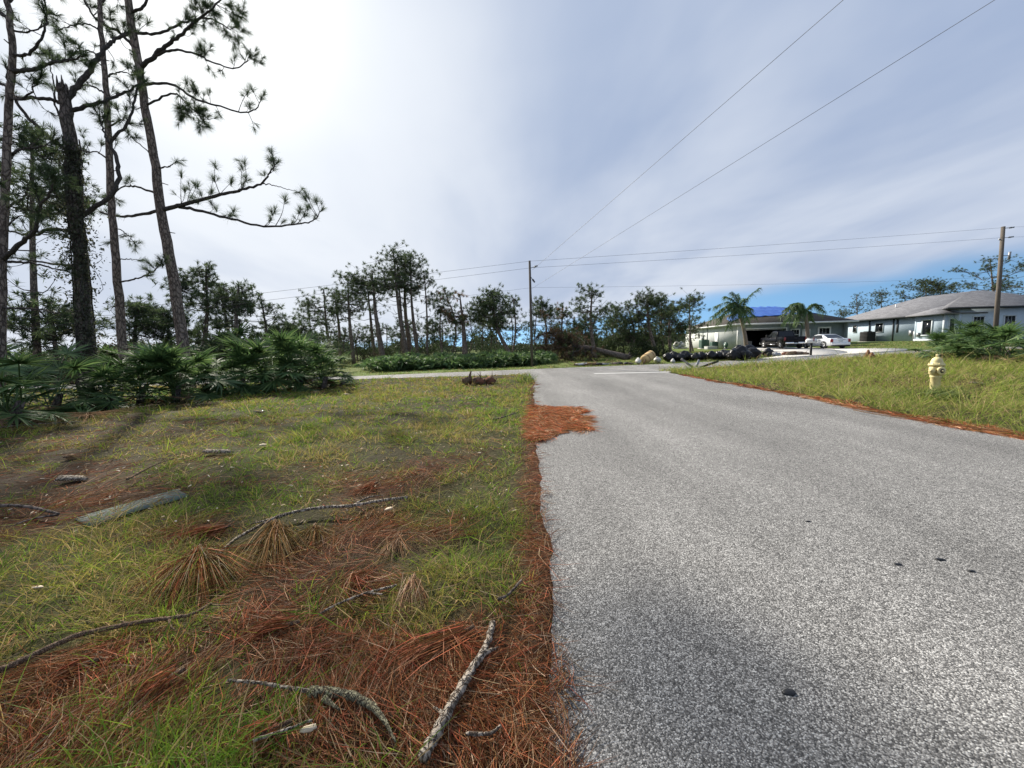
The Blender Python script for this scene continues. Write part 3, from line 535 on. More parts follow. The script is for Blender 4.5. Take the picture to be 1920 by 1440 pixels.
def junk_left():
    p = at(1275, 660, 60); p[2] = -.02; r = empty('junk_pile', p, 0, 'white and grey junk heaped at the rear corner of the grey house', 'junk')
    for i in range(6): blob(MB(), (random.uniform(-.8, .8), random.uniform(-.4, .4), .3 + .25 * (i % 3)), (.4, .35, .33), 50 + i, amp=.3).build('bundle', MAT['wbag'] if i % 2 else MAT['metal'], r)
    MB().box(-.9, .9, -.5, .5, 0, .25).build('pallet', MAT['box'], r)
junk_left()

# ------------------------------------------------------------------ vehicles (local: +y front, x right)
def prism(mb, prof, hw, top=None):
    """side outline (y,z) spanned between -hw and hw; hw may be one value per point"""
    n = len(prof); hw = np.broadcast_to(hw, (n,)); v = [(-hw[i], p[0], p[1]) for i, p in enumerate(prof)] + [(hw[i], p[0], p[1]) for i, p in enumerate(prof)]
    q = [(i, (i + 1) % n, n + (i + 1) % n, n + i) for i in range(n)]
    mb.add(v, q=q); m = mb.n - 2 * n
    # caps fanned about their centre
    cz = np.mean([p for p in prof], 0)
    mb.add([(-hw.mean(), cz[0], cz[1]), (hw.mean(), cz[0], cz[1])])
    mb.t.append(np.array([(mb.n - 2, m + (i + 1) % n, m + i) for i in range(n)] + [(mb.n - 1, m + n + i, m + n + (i + 1) % n) for i in range(n)])); return mb
def wheel(root, x, y, r, w):
    s = 1 if x > 0 else -1
    o = lathe(MB(), [(r * .62, -w / 2), (r * .93, -w / 2), (r, -w * .35), (r, w * .35), (r * .93, w / 2), (r * .62, w / 2), (r * .6, 0), (r * .62, -w / 2)], 24, 'x').build('wheel', MAT['tyre'], root, smooth=False); o.location = (x, y, r)
    m = lathe(MB(), [(0, s * w * .38), (r * .16, s * w * .40), (r * .18, s * w * .34), (r * .6, s * w * .25), (r * .63, s * w * .42)], 24, 'x'); rim = m.build('rim', MAT['rim'], o)
    for k in range(6):
        a_ = k * math.pi / 3; sp = MB(); tube(sp, [(s * w * .40, .12 * r * math.cos(a_), .12 * r * math.sin(a_)), (s * w * .40, .6 * r * math.cos(a_), .6 * r * math.sin(a_))], .035, 5); sp.build('spoke', MAT['rim'], o)
def arch(root, x, y, r, mat):
    s = 1 if x > 0 else -1; mb = MB(); n = 14
    for k in range(n):
        a0, a1 = math.pi * k / n, math.pi * (k + 1) / n
        for (ra, rb, xx) in ((r * 1.12, r * 1.3, x + s * .13),): mb.add([(xx, y + ra * math.cos(a0), r + ra * math.sin(a0)), (xx, y + rb * math.cos(a0), r + rb * math.sin(a0)), (xx, y + rb * math.cos(a1), r + rb * math.sin(a1)), (xx, y + ra * math.cos(a1), r + ra * math.sin(a1))], q=[(0, 1, 2, 3)])
    mb.build('wheel_arch', mat, root)
def truck():
    p = (29.75, 42.6, .11); r = empty('pickup_truck', p, -R(10), 'black crew-cab pickup truck parked before the open garage', 'pickup truck'); P_ = MAT['truck']; hw = .98
    prism(MB(), [(2.85, .55), (2.95, .75), (2.9, 1.05), (2.6, 1.18), (1.35, 1.24), (1.1, 1.2), (-.95, 1.2), (-.95, .5), (2.2, .45)], hw).build('body', P_, r, bevel=.06)
    cb = prism(MB(), [(1.25, 1.2), (.45, 1.84), (.1, 1.9), (-.75, 1.88), (-.98, 1.2)], [.93, .74, .72, .74, .93]).build('cab', P_, r, bevel=.05)
    # glass
    for s in (-1, 1):
        for y0, y1, z1a, z1b in ((.28, 1.0, 1.78, 1.32), (-.75, .16, 1.8, 1.8)):
            def X(z): return s * (.945 - (z - 1.2) / .65 * .2 + .012)
            v = [(X(1.26), y0, 1.26), (X(1.26), y1, 1.26), (X(z1b), y1 - (.0 if y1 > .5 else 0), z1b), (X(z1a), y0 + .02, z1a)]
            MB().add(v, q=[(0, 1, 2, 3)]).build('side_window', MAT['glass'], cb)
    MB().add([(-.78, 1.17, 1.29), (.78, 1.17, 1.29), (.66, .53, 1.8), (-.66, .53, 1.8)], q=[(0, 1, 2, 3)]).build('windscreen', MAT['glass'], cb); MB().add([(-.74, -.97, 1.3), (.74, -.97, 1.3), (.64, -.79, 1.8), (-.64, -.79, 1.8)], q=[(0, 3, 2, 1)]).build('rear_window', MAT['glass'], cb)
    bd = MB().box(-hw, -hw + .09, -2.78, -.96, .55, 1.26).box(hw - .09, hw, -2.78, -.96, .55, 1.26).box(-hw + .09, hw - .09, -2.7, -.96, .55, .72).box(-hw + .09, hw - .09, -1.06, -.96, .72, 1.24).build('bed', P_, r, bevel=.03)
    tg = MB().box(-hw + .1, hw - .1, -2.79, -2.71, .6, 1.25).build('tailgate', P_, r, bevel=.02); MB().box(-.14, .14, -2.82, -2.79, 1.05, 1.13).build('handle', MAT['blackpl'], tg)
    bp = MB().box(-.95, -.2, -2.98, -2.8, .5, .68).box(.2, .95, -2.98, -2.8, .5, .68).box(-.2, .2, -2.92, -2.8, .48, .62).build('rear_bumper', MAT['chrome'], r, bevel=.03); MB().box(-.16, .16, -2.935, -2.921, .5, .62).build('number_plate', MAT['plate'], bp)
    MB().box(-.95, .95, 2.9, 3.05, .45, .68).build('front_bumper', MAT['chrome'], r, bevel=.03)
    for s in (-1, 1):
        MB().box(s * hw - .09, s * hw + .09 - .08 * (s > 0) + (.0), -2.815, -2.782, .82, 1.2).build('tail_light', MAT['red'], r)
        MB().box(s * .75 - .17, s * .75 + .17, 2.86, 2.93, .82, 1.02).build('headlight', MAT['plate'], r)
        m = MB().box(min(s * .98, s * 1.22), max(s * .98, s * 1.22), .75, .87, 1.25, 1.5).build('mirror', MAT['blackpl'], r, bevel=.02)
        MB().box(min(s * .985, s * 1.01), max(s * .985, s * 1.01), .25, .42, 1.08, 1.12).build('door_handle', MAT['chrome'], r); MB().box(min(s * .96, s * 1.08), max(s * .96, s * 1.08), -.85, 1.3, .42, .48).build('side_step', MAT['chrome'], r)
        for y in (1.92, -1.85): wheel(r, s * .86, y, .40, .27); arch(r, s * .86, y, .40, MAT['blackpl'])
    MB().box(-.7, .7, -2.6, 2.6, .35, .55).build('chassis', MAT['blackpl'], r)
truck()
def sedan():
    p = (31.75, 39.3, .09); r = empty('sedan', p, -R(7), 'white four-door sedan parked with its tail to the street', 'car'); P_ = MAT['silver']; hw = .9
    prism(MB(), [(2.3, .35), (2.38, .55), (2.2, .74), (1.1, .9), (-1.55, .98), (-2.28, .98), (-2.38, .8), (-2.36, .4), (-2.2, .28), (2.1, .26)], [.86, .84, .86, .9, .9, .84, .86, .88, .86, .86]).build('body', P_, r, bevel=.07)
    cb = prism(MB(), [(1.15, .88), (.35, 1.34), (-.1, 1.42), (-.7, 1.4), (-1.75, .97), (-1.7, .9)], [.84, .66, .62, .63, .78, .8]).build('cabin', P_, r, bevel=.05)
    for s in (-1, 1):
        def X(z): return s * (.845 - (z - .9) / .5 * .2 + .02)
        for v in ([(.92, .98), (.0, .98), (.0, 1.33), (.38, 1.28)], [(-.06, .98), (-1.1, 1.0), (-.78, 1.32), (-.06, 1.34)]): MB().add([(X(b_), a_, b_) for a_, b_ in v], q=[(0, 1, 2, 3)]).build('side_window', MAT['glass'], cb)
        MB().box(min(s * .66, s * .87), max(s * .66, s * .87), -2.41, -2.3, .62, .93).build('tail_light', MAT['red'], r, bevel=.02); MB().box(min(s * .86, s * 1.05), max(s * .86, s * 1.05), .72, .86, .93, 1.08).build('mirror', P_, r, bevel=.03)
        MB().box(min(s * .5, s * .8), max(s * .5, s * .8), 2.3, 2.4, .55, .68).build('headlight', MAT['plate'], r, bevel=.02)
        for y in (.2, -.85): MB().box(min(s * .905, s * .93), max(s * .905, s * .93), y, y + .18, .84, .87).build('door_handle', MAT['chrome'], r)
        for y in (1.42, -1.42): wheel(r, s * .79, y, .33, .22); arch(r, s * .79, y, .33, MAT['blackpl'])
    MB().add([(-.66, -1.64, 1.03), (.66, -1.64, 1.03), (.55, -.82, 1.37), (-.55, -.82, 1.37)], q=[(0, 3, 2, 1)]).build('rear_window', MAT['glass'], cb); MB().add([(-.7, 1.02, .97), (.7, 1.02, .97), (.58, .42, 1.31), (-.58, .42, 1.31)], q=[(0, 1, 2, 3)]).build('windscreen', MAT['glass'], cb)
    MB().box(-.84, .84, -2.46, -2.3, .34, .58).build('rear_bumper', P_, r, bevel=.05); MB().box(-.8, .8, -2.44, -2.3, .22, .335).build('bumper_insert', MAT['blackpl'], r); MB().box(-.17, .17, -2.42, -2.35, .66, .8).build('number_plate', MAT['plate'], r); MB().box(-.4, .4, -2.41, -2.33, .84, .88).build('trim_strip', MAT['chrome'], r); MB().box(-.25, .25, -2.33, -2.2, .985, 1.01).build('spoiler', P_, r)
sedan()

# ------------------------------------------------------------------ poles and wires
def pole(loc, topv, r0, r1, label, mat):
    loc = np.array(loc, float); r = empty('utility_pole', loc, 0, label, 'utility pole', 'utility poles along the crossing street'); mb = MB()
    tube(mb, [(0, 0, -.3), topv * .5, topv], [r0, (r0 + r1) / 2, r1], 12, .03); mb.build('shaft', mat, r, smooth=True)
    return r
P1 = gp(998, 687.5); P1T = at(993, 489, P1[1] + .2); h1 = P1T - P1
P2 = gp(1864, 656.5); P2[2] = -.02; P2T = at(1881, 425, P2[1] + .1); h2 = P2T - P2
pr1 = pole(P1, h1, .085, .062, 'slim dark utility pole standing across the crossing street', MAT['pole'])
pr2 = pole(P2, h2, .135, .10, 'stout grey-brown utility pole rising behind the right palmetto', MAT['pole2'])
def insul(root, p, d, mat=MAT['metal']):
    mb = MB(); p = np.array(p); d = np.array(d, float); tube(mb, [p, p + d * .55], .018, 6); tube(mb, [p + d * .5, p + d * .6, p + d * .66, p + d * .74, p + d * .8, p + d * .95], [.02, .06, .035, .06, .035, .05], 8); mb.build('insulator', mat, root)
insul(pr1, h1 * .93, (.45, -.1, .12)); insul(pr1, h1 * .86, (.25, -.2, -.4), MAT['wire'])
insul(pr2, h2 * .985, (.9, .1, .1)); insul(pr2, h2 * .91, (.9, .1, .1)); insul(pr2, h2 * .89, (-.3, -.05, .1))
tr = MB(); tube(tr, [h2 * .74 + np.array([.55, 0, 0]), h2 * .80 + np.array([.6, 0, 0])], .07, 8); tr.build('fuse_cutout', MAT['metal'], pr2); bk = MB(); tube(bk, [h2 * .77, h2 * .77 + np.array([.6, 0, 0])], .025, 6); bk.build('bracket', MAT['metal'], pr2)
gw = MB(); tube(gw, [h1 * .85, h1 * .5 + np.array([.12, -.06, 0]), np.array([.14, -.1, -.05])], .012, 5); gw.build('ground_wire', MAT['wire'], pr1)
def span(pts, label, r=.012, sag=.25):
    mb = MB(); full = []
    for a_, b_ in zip(pts[:-1], pts[1:]):
        t = np.linspace(0, 1, 14)[:, None]; p = np.asarray(a_) * (1 - t) + np.asarray(b_) * t; p[:, 2] -= sag * 4 * (t * (1 - t))[:, 0]; full.append(p if not full else p[1:])
    full = np.concatenate(full); tube(mb, full, r, 5); o = mb.build('power_line', MAT['wire'], org=full[0]); place(o, full[0]); tag(o, label, 'wire', 'overhead power lines')
lf = lambda px, py, Y: at(px, py, Y)
span([lf(-400, 650, 13), P1T + [0, 0, -.02], P2T + [.5, 0, -.04], lf(2700, 400, 42)], 'topmost wire running along the crossing street between both poles', .006, .05)
span([lf(-400, 668, 13), P1 + h1 * .93 + [.1, 0, .03], P2 + h2 * .91 + [.5, 0, .05], lf(2700, 418, 42)], 'second wire from the top along the crossing street', .006, .05)
span([lf(-400, 690, 13), P1 + h1 * .75 + [.1, 0, 0], P2 + h2 * .60 + [-.1, 0, 0]], 'faint lowest wire strung between the two poles', .0045, .12)
span([P1 + h1 * .91 + [.15, 0, .03], lf(1581, 0, 9), lf(2300, -640, 4.2)], 'upper left overhead wire climbing over the road toward the viewer', .0062, 0)
span([P1 + h1 * .74 + [.08, 0, .0], lf(1865, 0, 7.5), lf(2300, -270, 5)], 'lower right overhead wire climbing over the road toward the viewer', .0052, 0)

# ------------------------------------------------------------------ hydrant
def hydrant():
    p = gp(1752, 733); p[2] = float(gz(p[0], p[1])); r = empty('fire_hydrant', p, R(18), 'pale yellow fire hydrant standing in the right verge', 'fire hydrant'); H_ = MAT['hydrant']; r.scale = (.76, .76, .97)
    lathe(MB(), [(0, -.05), (.15, -.05), (.165, .02), (.165, .06), (.115, .075), (.11, .1), (.105, .34), (.125, .36), (.125, .4), (.0, .4)], 20).build('barrel', H_, r, smooth=False)
    lathe(MB(), [(0, .4), (.13, .4), (.15, .44), (.15, .58), (.13, .62), (0, .62)], 20).build('body', H_, r)
    b = lathe(MB(), [(0, .62), (.175, .62), (.18, .65), (.135, .665), (.128, .72), (.10, .775), (.05, .81), (0, .815)], 20).build('bonnet', H_, r, smooth=False)
    MB().box(-.028, .028, -.028, .028, .81, .875).build('operating_nut', H_, b, bevel=.008)
    for k in range(8):
        a_ = k * math.pi / 4; lathe(MB(), [(0, .601), (.016, .601), (.016, .675), (0, .68)], 6, org=(.158 * math.cos(a_), .158 * math.sin(a_), 0)).build('bolt', H_, r)
    for k in range(6):
        a_ = k * math.pi / 3; lathe(MB(), [(0, .061), (.014, .061), (.014, .085), (0, .088)], 6, org=(.14 * math.cos(a_), .14 * math.sin(a_), 0)).build('bolt', H_, r)
    for ang, rr in ((R(180), .075), (0, .075), (R(-125), .095)):
        n = lathe(MB(), [(rr * .8, .08), (rr * .8, .16), (rr, .165), (rr, .21), (rr * .8, .225), (rr * .55, .23), (0, .23)], 14, 'x').build('nozzle', H_, r); n.location = (0, 0, .51); n.rotation_euler = (0, 0, ang)
        MB().box(.23, .265, -.02, .02, -.02, .02).build('cap_nut', H_, n); lathe(MB(), [(rr * .5, .2301), (rr * .5, .236), (0, .236)], 12, 'x').build('cap', MAT['dark'] if rr > .09 else H_, n)
hydrant()

# ------------------------------------------------------------------ mailbox, bags and debris
def mailbox():
    p = gp(1520, 668); p[2] = float(gz(p[0], p[1])); r = empty('mailbox', p, R(-15), 'white mailbox on a dark post at the kerb before the sedan', 'mailbox')
    MB().box(-.05, .05, -.05, .05, -.1, .85).build('post', MAT['blackpl'], r); n = 10; v = []
    prof = [(-.13, .86), (.13, .86)] + [(.13 * math.cos(t), 1.0 + .13 * math.sin(t)) for t in np.linspace(0, math.pi, n)]
    bx_ = prism(MB(), [(a_, b_) for a_, b_ in prof], .27).build('box', MAT['white'], r); MB().box(-.29, -.271, -.11, .11, .88, 1.06).build('door', MAT['white'], r); MB().box(.05, .1, -.15, -.135, .98, 1.2).build('flag', MAT['red'], r)
mailbox()
def bagmesh(rad, seed):
    r = np.random.default_rng(seed); n1, n2 = 34, 18; p = np.arange(n1) * 2 * math.pi / n1; v = []
    o1, o2 = r.uniform(0, 50, 2); squ = r.uniform(.85, 1.15)
    for i in range(n2 + 1):
        t = math.pi * i / n2; k = math.sin(t); lum = fbm(np.cos(p) * 1.6 * k + o1, np.sin(p) * 1.6 * k + o2 + math.cos(t) * 1.5, 7, 3) - .5
        crease = np.abs(fbm(np.cos(p) * 4 * k + o2, np.sin(p) * 4 * k + math.cos(t) * 3 + o1, 9, 2) - .5); f = 1 + lum * .75 - .35 * np.clip(.12 - crease, 0, 1) * 4
        z = rad[2] * (math.cos(t) * (.9 + lum * .5) + .92); z = np.where(i < 4, z + .02 * (4 - i), z); v += list(np.stack([rad[0] * k * np.cos(p) * f * squ, rad[1] * k * np.sin(p) * f / squ, np.maximum(z, -.01)], 1))
    q = [(i * n1 + k, (i + 1) * n1 + k, (i + 1) * n1 + (k + 1) % n1, i * n1 + (k + 1) % n1) for i in range(n2) for k in range(n1)]
    return MB().add(v, q=q)
ORD = ['first', 'second', 'third', 'fourth', 'fifth', 'sixth', 'seventh', 'eighth', 'ninth', 'tenth', 'eleventh', 'twelfth', 'thirteenth']
def bag(p, s, seed, label, mat=None, group='black rubbish bags along the kerb', nm='rubbish_bag', cat='rubbish bag'):
    z = float(gz(p[0], p[1])); r = empty(nm, (p[0], p[1], z), random.uniform(0, 6), label, cat, group); mat = mat or MAT['bag']
    bagmesh((.56 * s, .46 * s, .42 * s), seed).build('bag', mat, r, smooth=True)
    k = MB(); rr = np.random.default_rng(seed)
    for i in range(7): a_ = i * .9; ribbons(k, [(0, 0, .74 * s)], [(math.cos(a_), math.sin(a_), 1.2)], .2 * s, .09 * s, (0, 0, -.3))
    k.build('knot', mat, r)
bx = np.linspace(1252, 1366, 12)
for i, px in enumerate(bx):
    q_ = gp(px, 679 - (px - 1252) / 114 * 4.5 + random.uniform(-.8, .5)); s = random.uniform(.5, .78) * (.8 if i == 0 else 1)
    bag(q_, s, 100 + i, f'{ORD[i]} black rubbish bag from the left in the kerbside row')
for i, (px, py, s, lb) in enumerate(((1375, 676, .85, 'large black bag at the left of the dark heap under the tall palm'), (1392, 675.5, .95, 'big bulging black bag in the middle of the dark heap'), (1409, 674, .85, 'large black bag closing the dark heap on the right'), (1384, 671, 1.05, 'black bag behind the dark heap, left one'), (1402, 670, 1.05, 'black bag behind the dark heap, right one'))):
    bag(gp(px, py), s, 140 + i, lb, group='black bags in the dark heap')
bag(gp(1197, 682.5), .45, 151, 'white rubbish bag left of the tan cushion roll', MAT['wbag'], 'pale bags by the tan roll'); bag(gp(1232, 680.5), .4, 152, 'white rubbish bag right of the tan cushion roll', MAT['wbag'], 'pale bags by the tan roll')
bag(gp(1262, 680.8), .26, 153, 'small pale bag lying before the first black bags', MAT['wbag'], 'pale bags by the tan roll'); bag(gp(1440, 668), .65, 154, 'black bag with pale top right of the dark heap', MAT['bag'])
def roll():
    p = gp(1215, 681.5); p[2] = float(gz(p[0], p[1])); r = empty('cushion_roll', p, R(35), 'tan rolled cushion tilted on the white bags at the kerb', 'cushion')
    m = lathe(MB(), [(0, -.42), (.2, -.42), (.26, -.36), (.27, 0), (.26, .36), (.2, .42), (.12, .40), (0, .38)], 16, 'x', (0, 0, 0)); o = m.build('roll', MAT['tan'], r, smooth=True); o.location = (0, 0, .36); o.rotation_euler = (0, -R(22), 0)
    for x in (-.2, .2): s = lathe(MB(), [(.272, x - .02), (.278, x), (.272, x + .02)], 16, 'x').build('strap', MAT['rust'], o)
    q = MB(); tube(q, [(-.7, -.2, .02), (-.3, -.1, .35), (.1, -.1, .6)], .035, 6); q.build('stick', MAT['stick2'], r)
roll()
def heap(px, py, w, h, label, mats, seed, cat='debris', nm='debris_heap', n=9):
    p = gp(px, py); p[2] = float(gz(p[0], p[1])); r = empty(nm, p, 0, label, cat); rr = np.random.default_rng(seed)
    for i in range(n):
        x = rr.uniform(-w, w) * .8; k = 1 - (x / w) ** 2; s = h * (.5 + .6 * k)
        blob(MB(), (x, rr.uniform(-.15, .15) * w, s * .35), (w * rr.uniform(.2, .34), w * rr.uniform(.15, .25), s * .6), seed + i, 9, 6, .35).build('clod', mats[i % len(mats)], r)
    m = MB()
    for i in range(16): a0 = np.array([rr.uniform(-w, w), rr.uniform(-.2, .2), 0.0]); d = nrm(rr.normal(size=3) * [1, .6, .6]); d[2] = abs(d[2]) * .6; tube(m, [a0, a0 + d * w * .4, a0 + d * w * .8 - [0, 0, .05]], [.02, .015, .006], 5)
    m.build('twigs', MAT['stick2'], r)
heap(1105, 685.5, 1.0, .14, 'low grey heap of flattened rubbish at the far kerb', [MAT['metal'], MAT['dead'], MAT['dark']], 201)
heap(1163, 683.5, .75, .16, 'low dark heap of clippings left of the white bags', [MAT['dark'], MAT['barkd']], 221)
heap(1485, 667, 1.0, .3, 'brown pile of cut branches between the dark heap and mailbox', [MAT['rust'], MAT['barkd'], MAT['stick2']], 241)
heap(1447, 669, .6, .3, 'grey and white twiggy rubbish right of the dark heap', [MAT['dark'], MAT['wbag'], MAT['metal']], 261, n=6)
def stump(px, py, h, label):
    p = gp(px, py); p[2] = float(gz(p[0], p[1])); r = empty('dead_stump', p, 0, label, 'stump', 'rusty stumps in the right verge'); lathe(MB(), [(0, -.05), (.18, -.05), (.17, .1), (.1, h * .6), (.04, h), (0, h)], 9).build('stub', MAT['rust'], r)
    m = MB(); rr = np.random.default_rng(int(px)); n = 50; ribbons(m, rr.normal(size=(n, 3)) * [.06, .06, 0] + [0, 0, h * .5], nrm(rr.normal(size=(n, 3)) + [0, 0, .2]), rr.uniform(.15, .3, n), .03, (0, 0, -.7), c=(.16, .08, .05)); m.build('husk', MAT['litter'], r)
stump(1627, 673, .5, 'taller rusty stump at the edge of the right verge'); stump(1634, 673.5, .38, 'shorter rusty stump beside the taller one at the verge edge')
def boards():
    p = gp(1300, 689); p[2] = float(gz(p[0], p[1]))
    for d, ln, col, lb in (((-.9, .1, .7), .72, 'metal2', 'grey board leaning left out of the verge corner'), ((.35, .1, .75), .45, 'metal', 'short pale board standing beside the leaning one'), ((.95, .1, .28), .95, 'blackpl', 'dark board lying flat to the right at the verge corner')):
        d = nrm(d); mb = MB(); s_ = nrm(np.cross(d, [0, 1, .2])); n_ = np.cross(d, s_); a0 = -d * .1
        v = [a0 + e * ln * d + u * s_ * .05 + w * n_ * .012 for e in (0, 1.1) for u, w in ((-1, -1), (1, -1), (1, 1), (-1, 1))]
        o = mb.add(v, q=[(0, 1, 2, 3), (7, 6, 5, 4), (0, 4, 5, 1), (1, 5, 6, 2), (2, 6, 7, 3), (3, 7, 4, 0)]).build('broken_board', MAT[col]); place(o, p + [.0 if col == 'metal2' else .12 if col == 'metal' else .3, 0, 0]); tag(o, lb, 'board', 'broken boards at the verge corner')
boards()

# ------------------------------------------------------------------ pines
def tuft(mb, p, d, size, n, rng, col, w=.007, spread=.75):
    d = nrm(d); dirs = nrm(d * .8 + rng.normal(size=(n, 3)) * spread * .6); o = p - d * rng.uniform(0, .5, (n, 1)) * size
    cc = np.array(col) * rng.uniform(.7, 1.35, (n, 1)); ribbons(mb, o, dirs, rng.uniform(.7, 1.1, n) * size, w, [0, 0, -.12], c=cc, rng=rng)
PG = (.065, .095, .040)
def near_pine(name, label, Y, trunk, radii, limbs, seed, mat=None, extra=None, broken=False, base_fix=None):
    rng = np.random.default_rng(seed); tp = np.array([at(a_, b_, Y + (c_[0] if c_ else 0)) for a_, b_, *c_ in trunk]); tp[0][2] = min(tp[0][2], -.1)
    base = np.array([tp[0][0], tp[0][1], 0.0]); root = empty('pine_tree', base, 0, label, 'tree', 'tall pines at the left of the lot')
    n = 40; P = smoothpts(tp, n); P[1:, :2] += rng.normal(size=(n - 1, 2)) * .012; rr = np.interp(np.linspace(0, 1, n), np.linspace(0, 1, len(radii)), radii); rr[0] *= 1.25; rr[1] *= 1.1
    m = MB(); tube(m, P, rr, 14, .06, True, rng)
    for k in range(10):                       # short snapped stubs
        i = rng.integers(8, n - 4); d = nrm(rng.normal(size=3) * [1, 1, .3]); tube(m, [P[i], P[i] + d * (rr[i] + rng.uniform(.06, .22))], [.022, .012], 5)
    if broken:
        for k in range(9):
            a_ = k * .7; o_ = P[-1] + np.array([math.cos(a_), math.sin(a_), 0]) * rr[-1] * .7; tube(m, [o_ - [0, 0, .1], o_ + [0, 0, rng.uniform(.05, .35)]], [.05, .008], 5)
    m.build('trunk', mat or MAT['bark'], root, org=base, smooth=True)
    for li, L_ in enumerate(limbs):
        pts, r0, r1, dy, dens = L_[:5]; tips = L_[5] if len(L_) > 5 else []
        u = np.linspace(0, 1, len(pts)); lp = np.array([at(px, py, Y + dy * t) for (px, py), t in zip(pts, u)]); j = np.argmin(np.linalg.norm(P - lp[0], axis=1)); 
        lp[0] = P[j] * .8 + lp[0] * .2 if np.linalg.norm(P[j] - lp[0]) < .6 else lp[0]
        nn = 8 + 4 * len(pts); Q = smoothpts(lp, nn); Q[2:] += rng.normal(size=(nn - 2, 3)) * .012; qr = np.linspace(r0, r1, nn); m = MB(); nd = MB(); tube(m, Q, qr, 7, .08, True, rng)
        ln = np.linalg.norm(np.diff(Q, axis=0), axis=1).sum(); ct = int(dens * (1.7 if Y > 13.5 else 2.2) * ln)
        jobs = []
        for k in range(ct):
            s = rng.uniform(.3, 1) ** .8; i = min(int(s * (nn - 1)), nn - 2); tg = nrm(Q[i + 1] - Q[i]); d = nrm(tg * rng.uniform(.1, .9) + rng.normal(size=3) * .55 + [0, 0, .45]); jobs.append((Q[i], Q[i] + d * rng.uniform(.2, .6) * (1.15 - .4 * s), d, .8))
        jobs.append((Q[-2], Q[-1], nrm(Q[-1] - Q[-3]), 1.0))
        for px, py in tips:
            e = at(px, py, Y + dy * .7 + rng.uniform(-.3, .3)); dd = np.linalg.norm((Q - e) * [1, .3, 1], axis=1); i = int(np.argmin(dd)); e[1] = Q[i][1] + rng.uniform(-.25, .25); jobs.append((Q[max(i - 2, 0)], e, nrm((e - Q[i]) + [0, 0, .1]), 1.25))
        for a0, e, d, sc in jobs:
            L0 = np.linalg.norm(e - a0); mid = (a0 + e) / 2 + rng.normal(size=3) * .07 * L0 - [0, 0, .12 * L0]; tw = smoothpts([a0, mid, e], 6); r_ = min(.014, .004 + .012 * L0); tube(m, tw, np.linspace(r_, .005, 6), 5, 0, False, rng)
            tuft(nd, e, d + np.array([0, 0, .35]), .26 * sc, int(80 * sc), rng, PG, .006)
            for q_ in range(int(rng.integers(1, 4))):
                f = tw[rng.integers(2, 6)]; d2 = nrm(d + rng.normal(size=3) * .8 + [0, 0, .3]); e2 = f + d2 * rng.uniform(.08, .25); tube(m, [f, e2], [.006, .003], 4, 0, False, rng)
                if rng.random() < .75: tuft(nd, e2, d2, .22, 45, rng, PG, .006)
        br = m.build('branch', MAT['barkb'], root, org=base, smooth=True)
        if nd.n: nd.build('needles', MAT['needle'], br, org=base)
    return root, P, rr, base
near_pine('pine', 'leaning tall pine with one long branch stretching right over the clearing', 14, [(350, 690), (336, 600), (318, 480), (303, 400), (290, 300), (277, 230), (265, 150), (255, 90), (243, 20), (235, -60), (222, -190)], [.185, .15, .125, .115, .105, .07], [
    ([(308, 398), (340, 385), (400, 368), (450, 357), (490, 344), (507, 322), (521, 303)], .075, .012, -.6, .6, [(330, 322), (345, 335), (338, 350), (365, 345), (382, 350), (408, 312), (414, 330), (404, 335), (452, 300), (462, 318), (455, 330), (498, 290), (512, 288), (375, 362), (356, 372)]),
    ([(335, 388), (370, 394), (430, 410), (500, 424), (560, 420), (590, 412), (603, 392)], .055, .010, -1.2, .3, [(425, 388), (415, 395), (507, 388), (512, 398), (543, 376), (552, 385), (570, 384), (583, 380), (592, 378), (602, 384), (560, 395), (395, 385)]),
    ([(490, 344), (515, 348), (540, 355), (562, 360)], .018, .006, -.9, .0), ([(305, 398), (260, 403), (215, 405), (190, 398)], .055, .03, .8, .5), ([(292, 356), (255, 350), (225, 353), (205, 372)], .04, .01, .5, 1.6),
    ([(278, 128), (300, 95), (333, 70), (366, 40), (400, 15), (425, -20)], .07, .015, -.8, 3.2, [(400, 25), (420, 40), (440, 20), (445, 45), (385, 10), (430, 5), (410, 60)]), ([(278, 118), (300, 100), (335, 94), (370, 103), (400, 118), (440, 128), (462, 115), (470, 100)], .045, .009, -1.0, 1.2, [(466, 98), (372, 82), (352, 78), (380, 92), (345, 68)]),
    ([(281, 165), (320, 157), (360, 182), (400, 196), (455, 211), (482, 202), (490, 182)], .045, .010, -1.2, .5, [(474, 182), (484, 178), (335, 140), (345, 152), (465, 196), (355, 160)]), ([(284, 192), (325, 176), (352, 196), (372, 215), (383, 230)], .035, .008, -.5, 5, [(340, 205), (352, 222), (330, 210), (365, 228), (375, 210), (382, 232), (345, 190)]),
    ([(263, 68), (300, 62), (345, 42), (395, 35), (435, 55), (450, 20)], .045, .010, .6, 3.0, [(425, 70), (437, 75), (410, 50), (440, 35)]), ([(255, 90), (225, 62), (185, 40), (160, 5), (150, -30)], .055, .012, -.4, 3.5, [(215, 30), (235, 35), (205, 20), (225, 10), (245, 15), (190, 10), (260, 25), (210, 45), (230, 50)]),
    ([(245, 30), (270, 10), (285, -30), (300, -80)], .05, .012, -.3, 1.0), ([(240, 0), (200, -30), (170, -80)], .05, .012, .4, 1.0), ([(232, -80), (290, -120), (340, -160)], .05, .01, -.4, 1.0), ([(228, -120), (180, -170), (150, -200)], .045, .01, .3, 1.0), ([(225, -160), (240, -220), (250, -270)], .05, .01, 0, 1.0),
    ([(300, 318), (318, 312), (330, 303)], .03, .008, -.2, .3), ([(283, 290), (255, 265), (240, 250)], .02, .006, .3, .8)], 31)
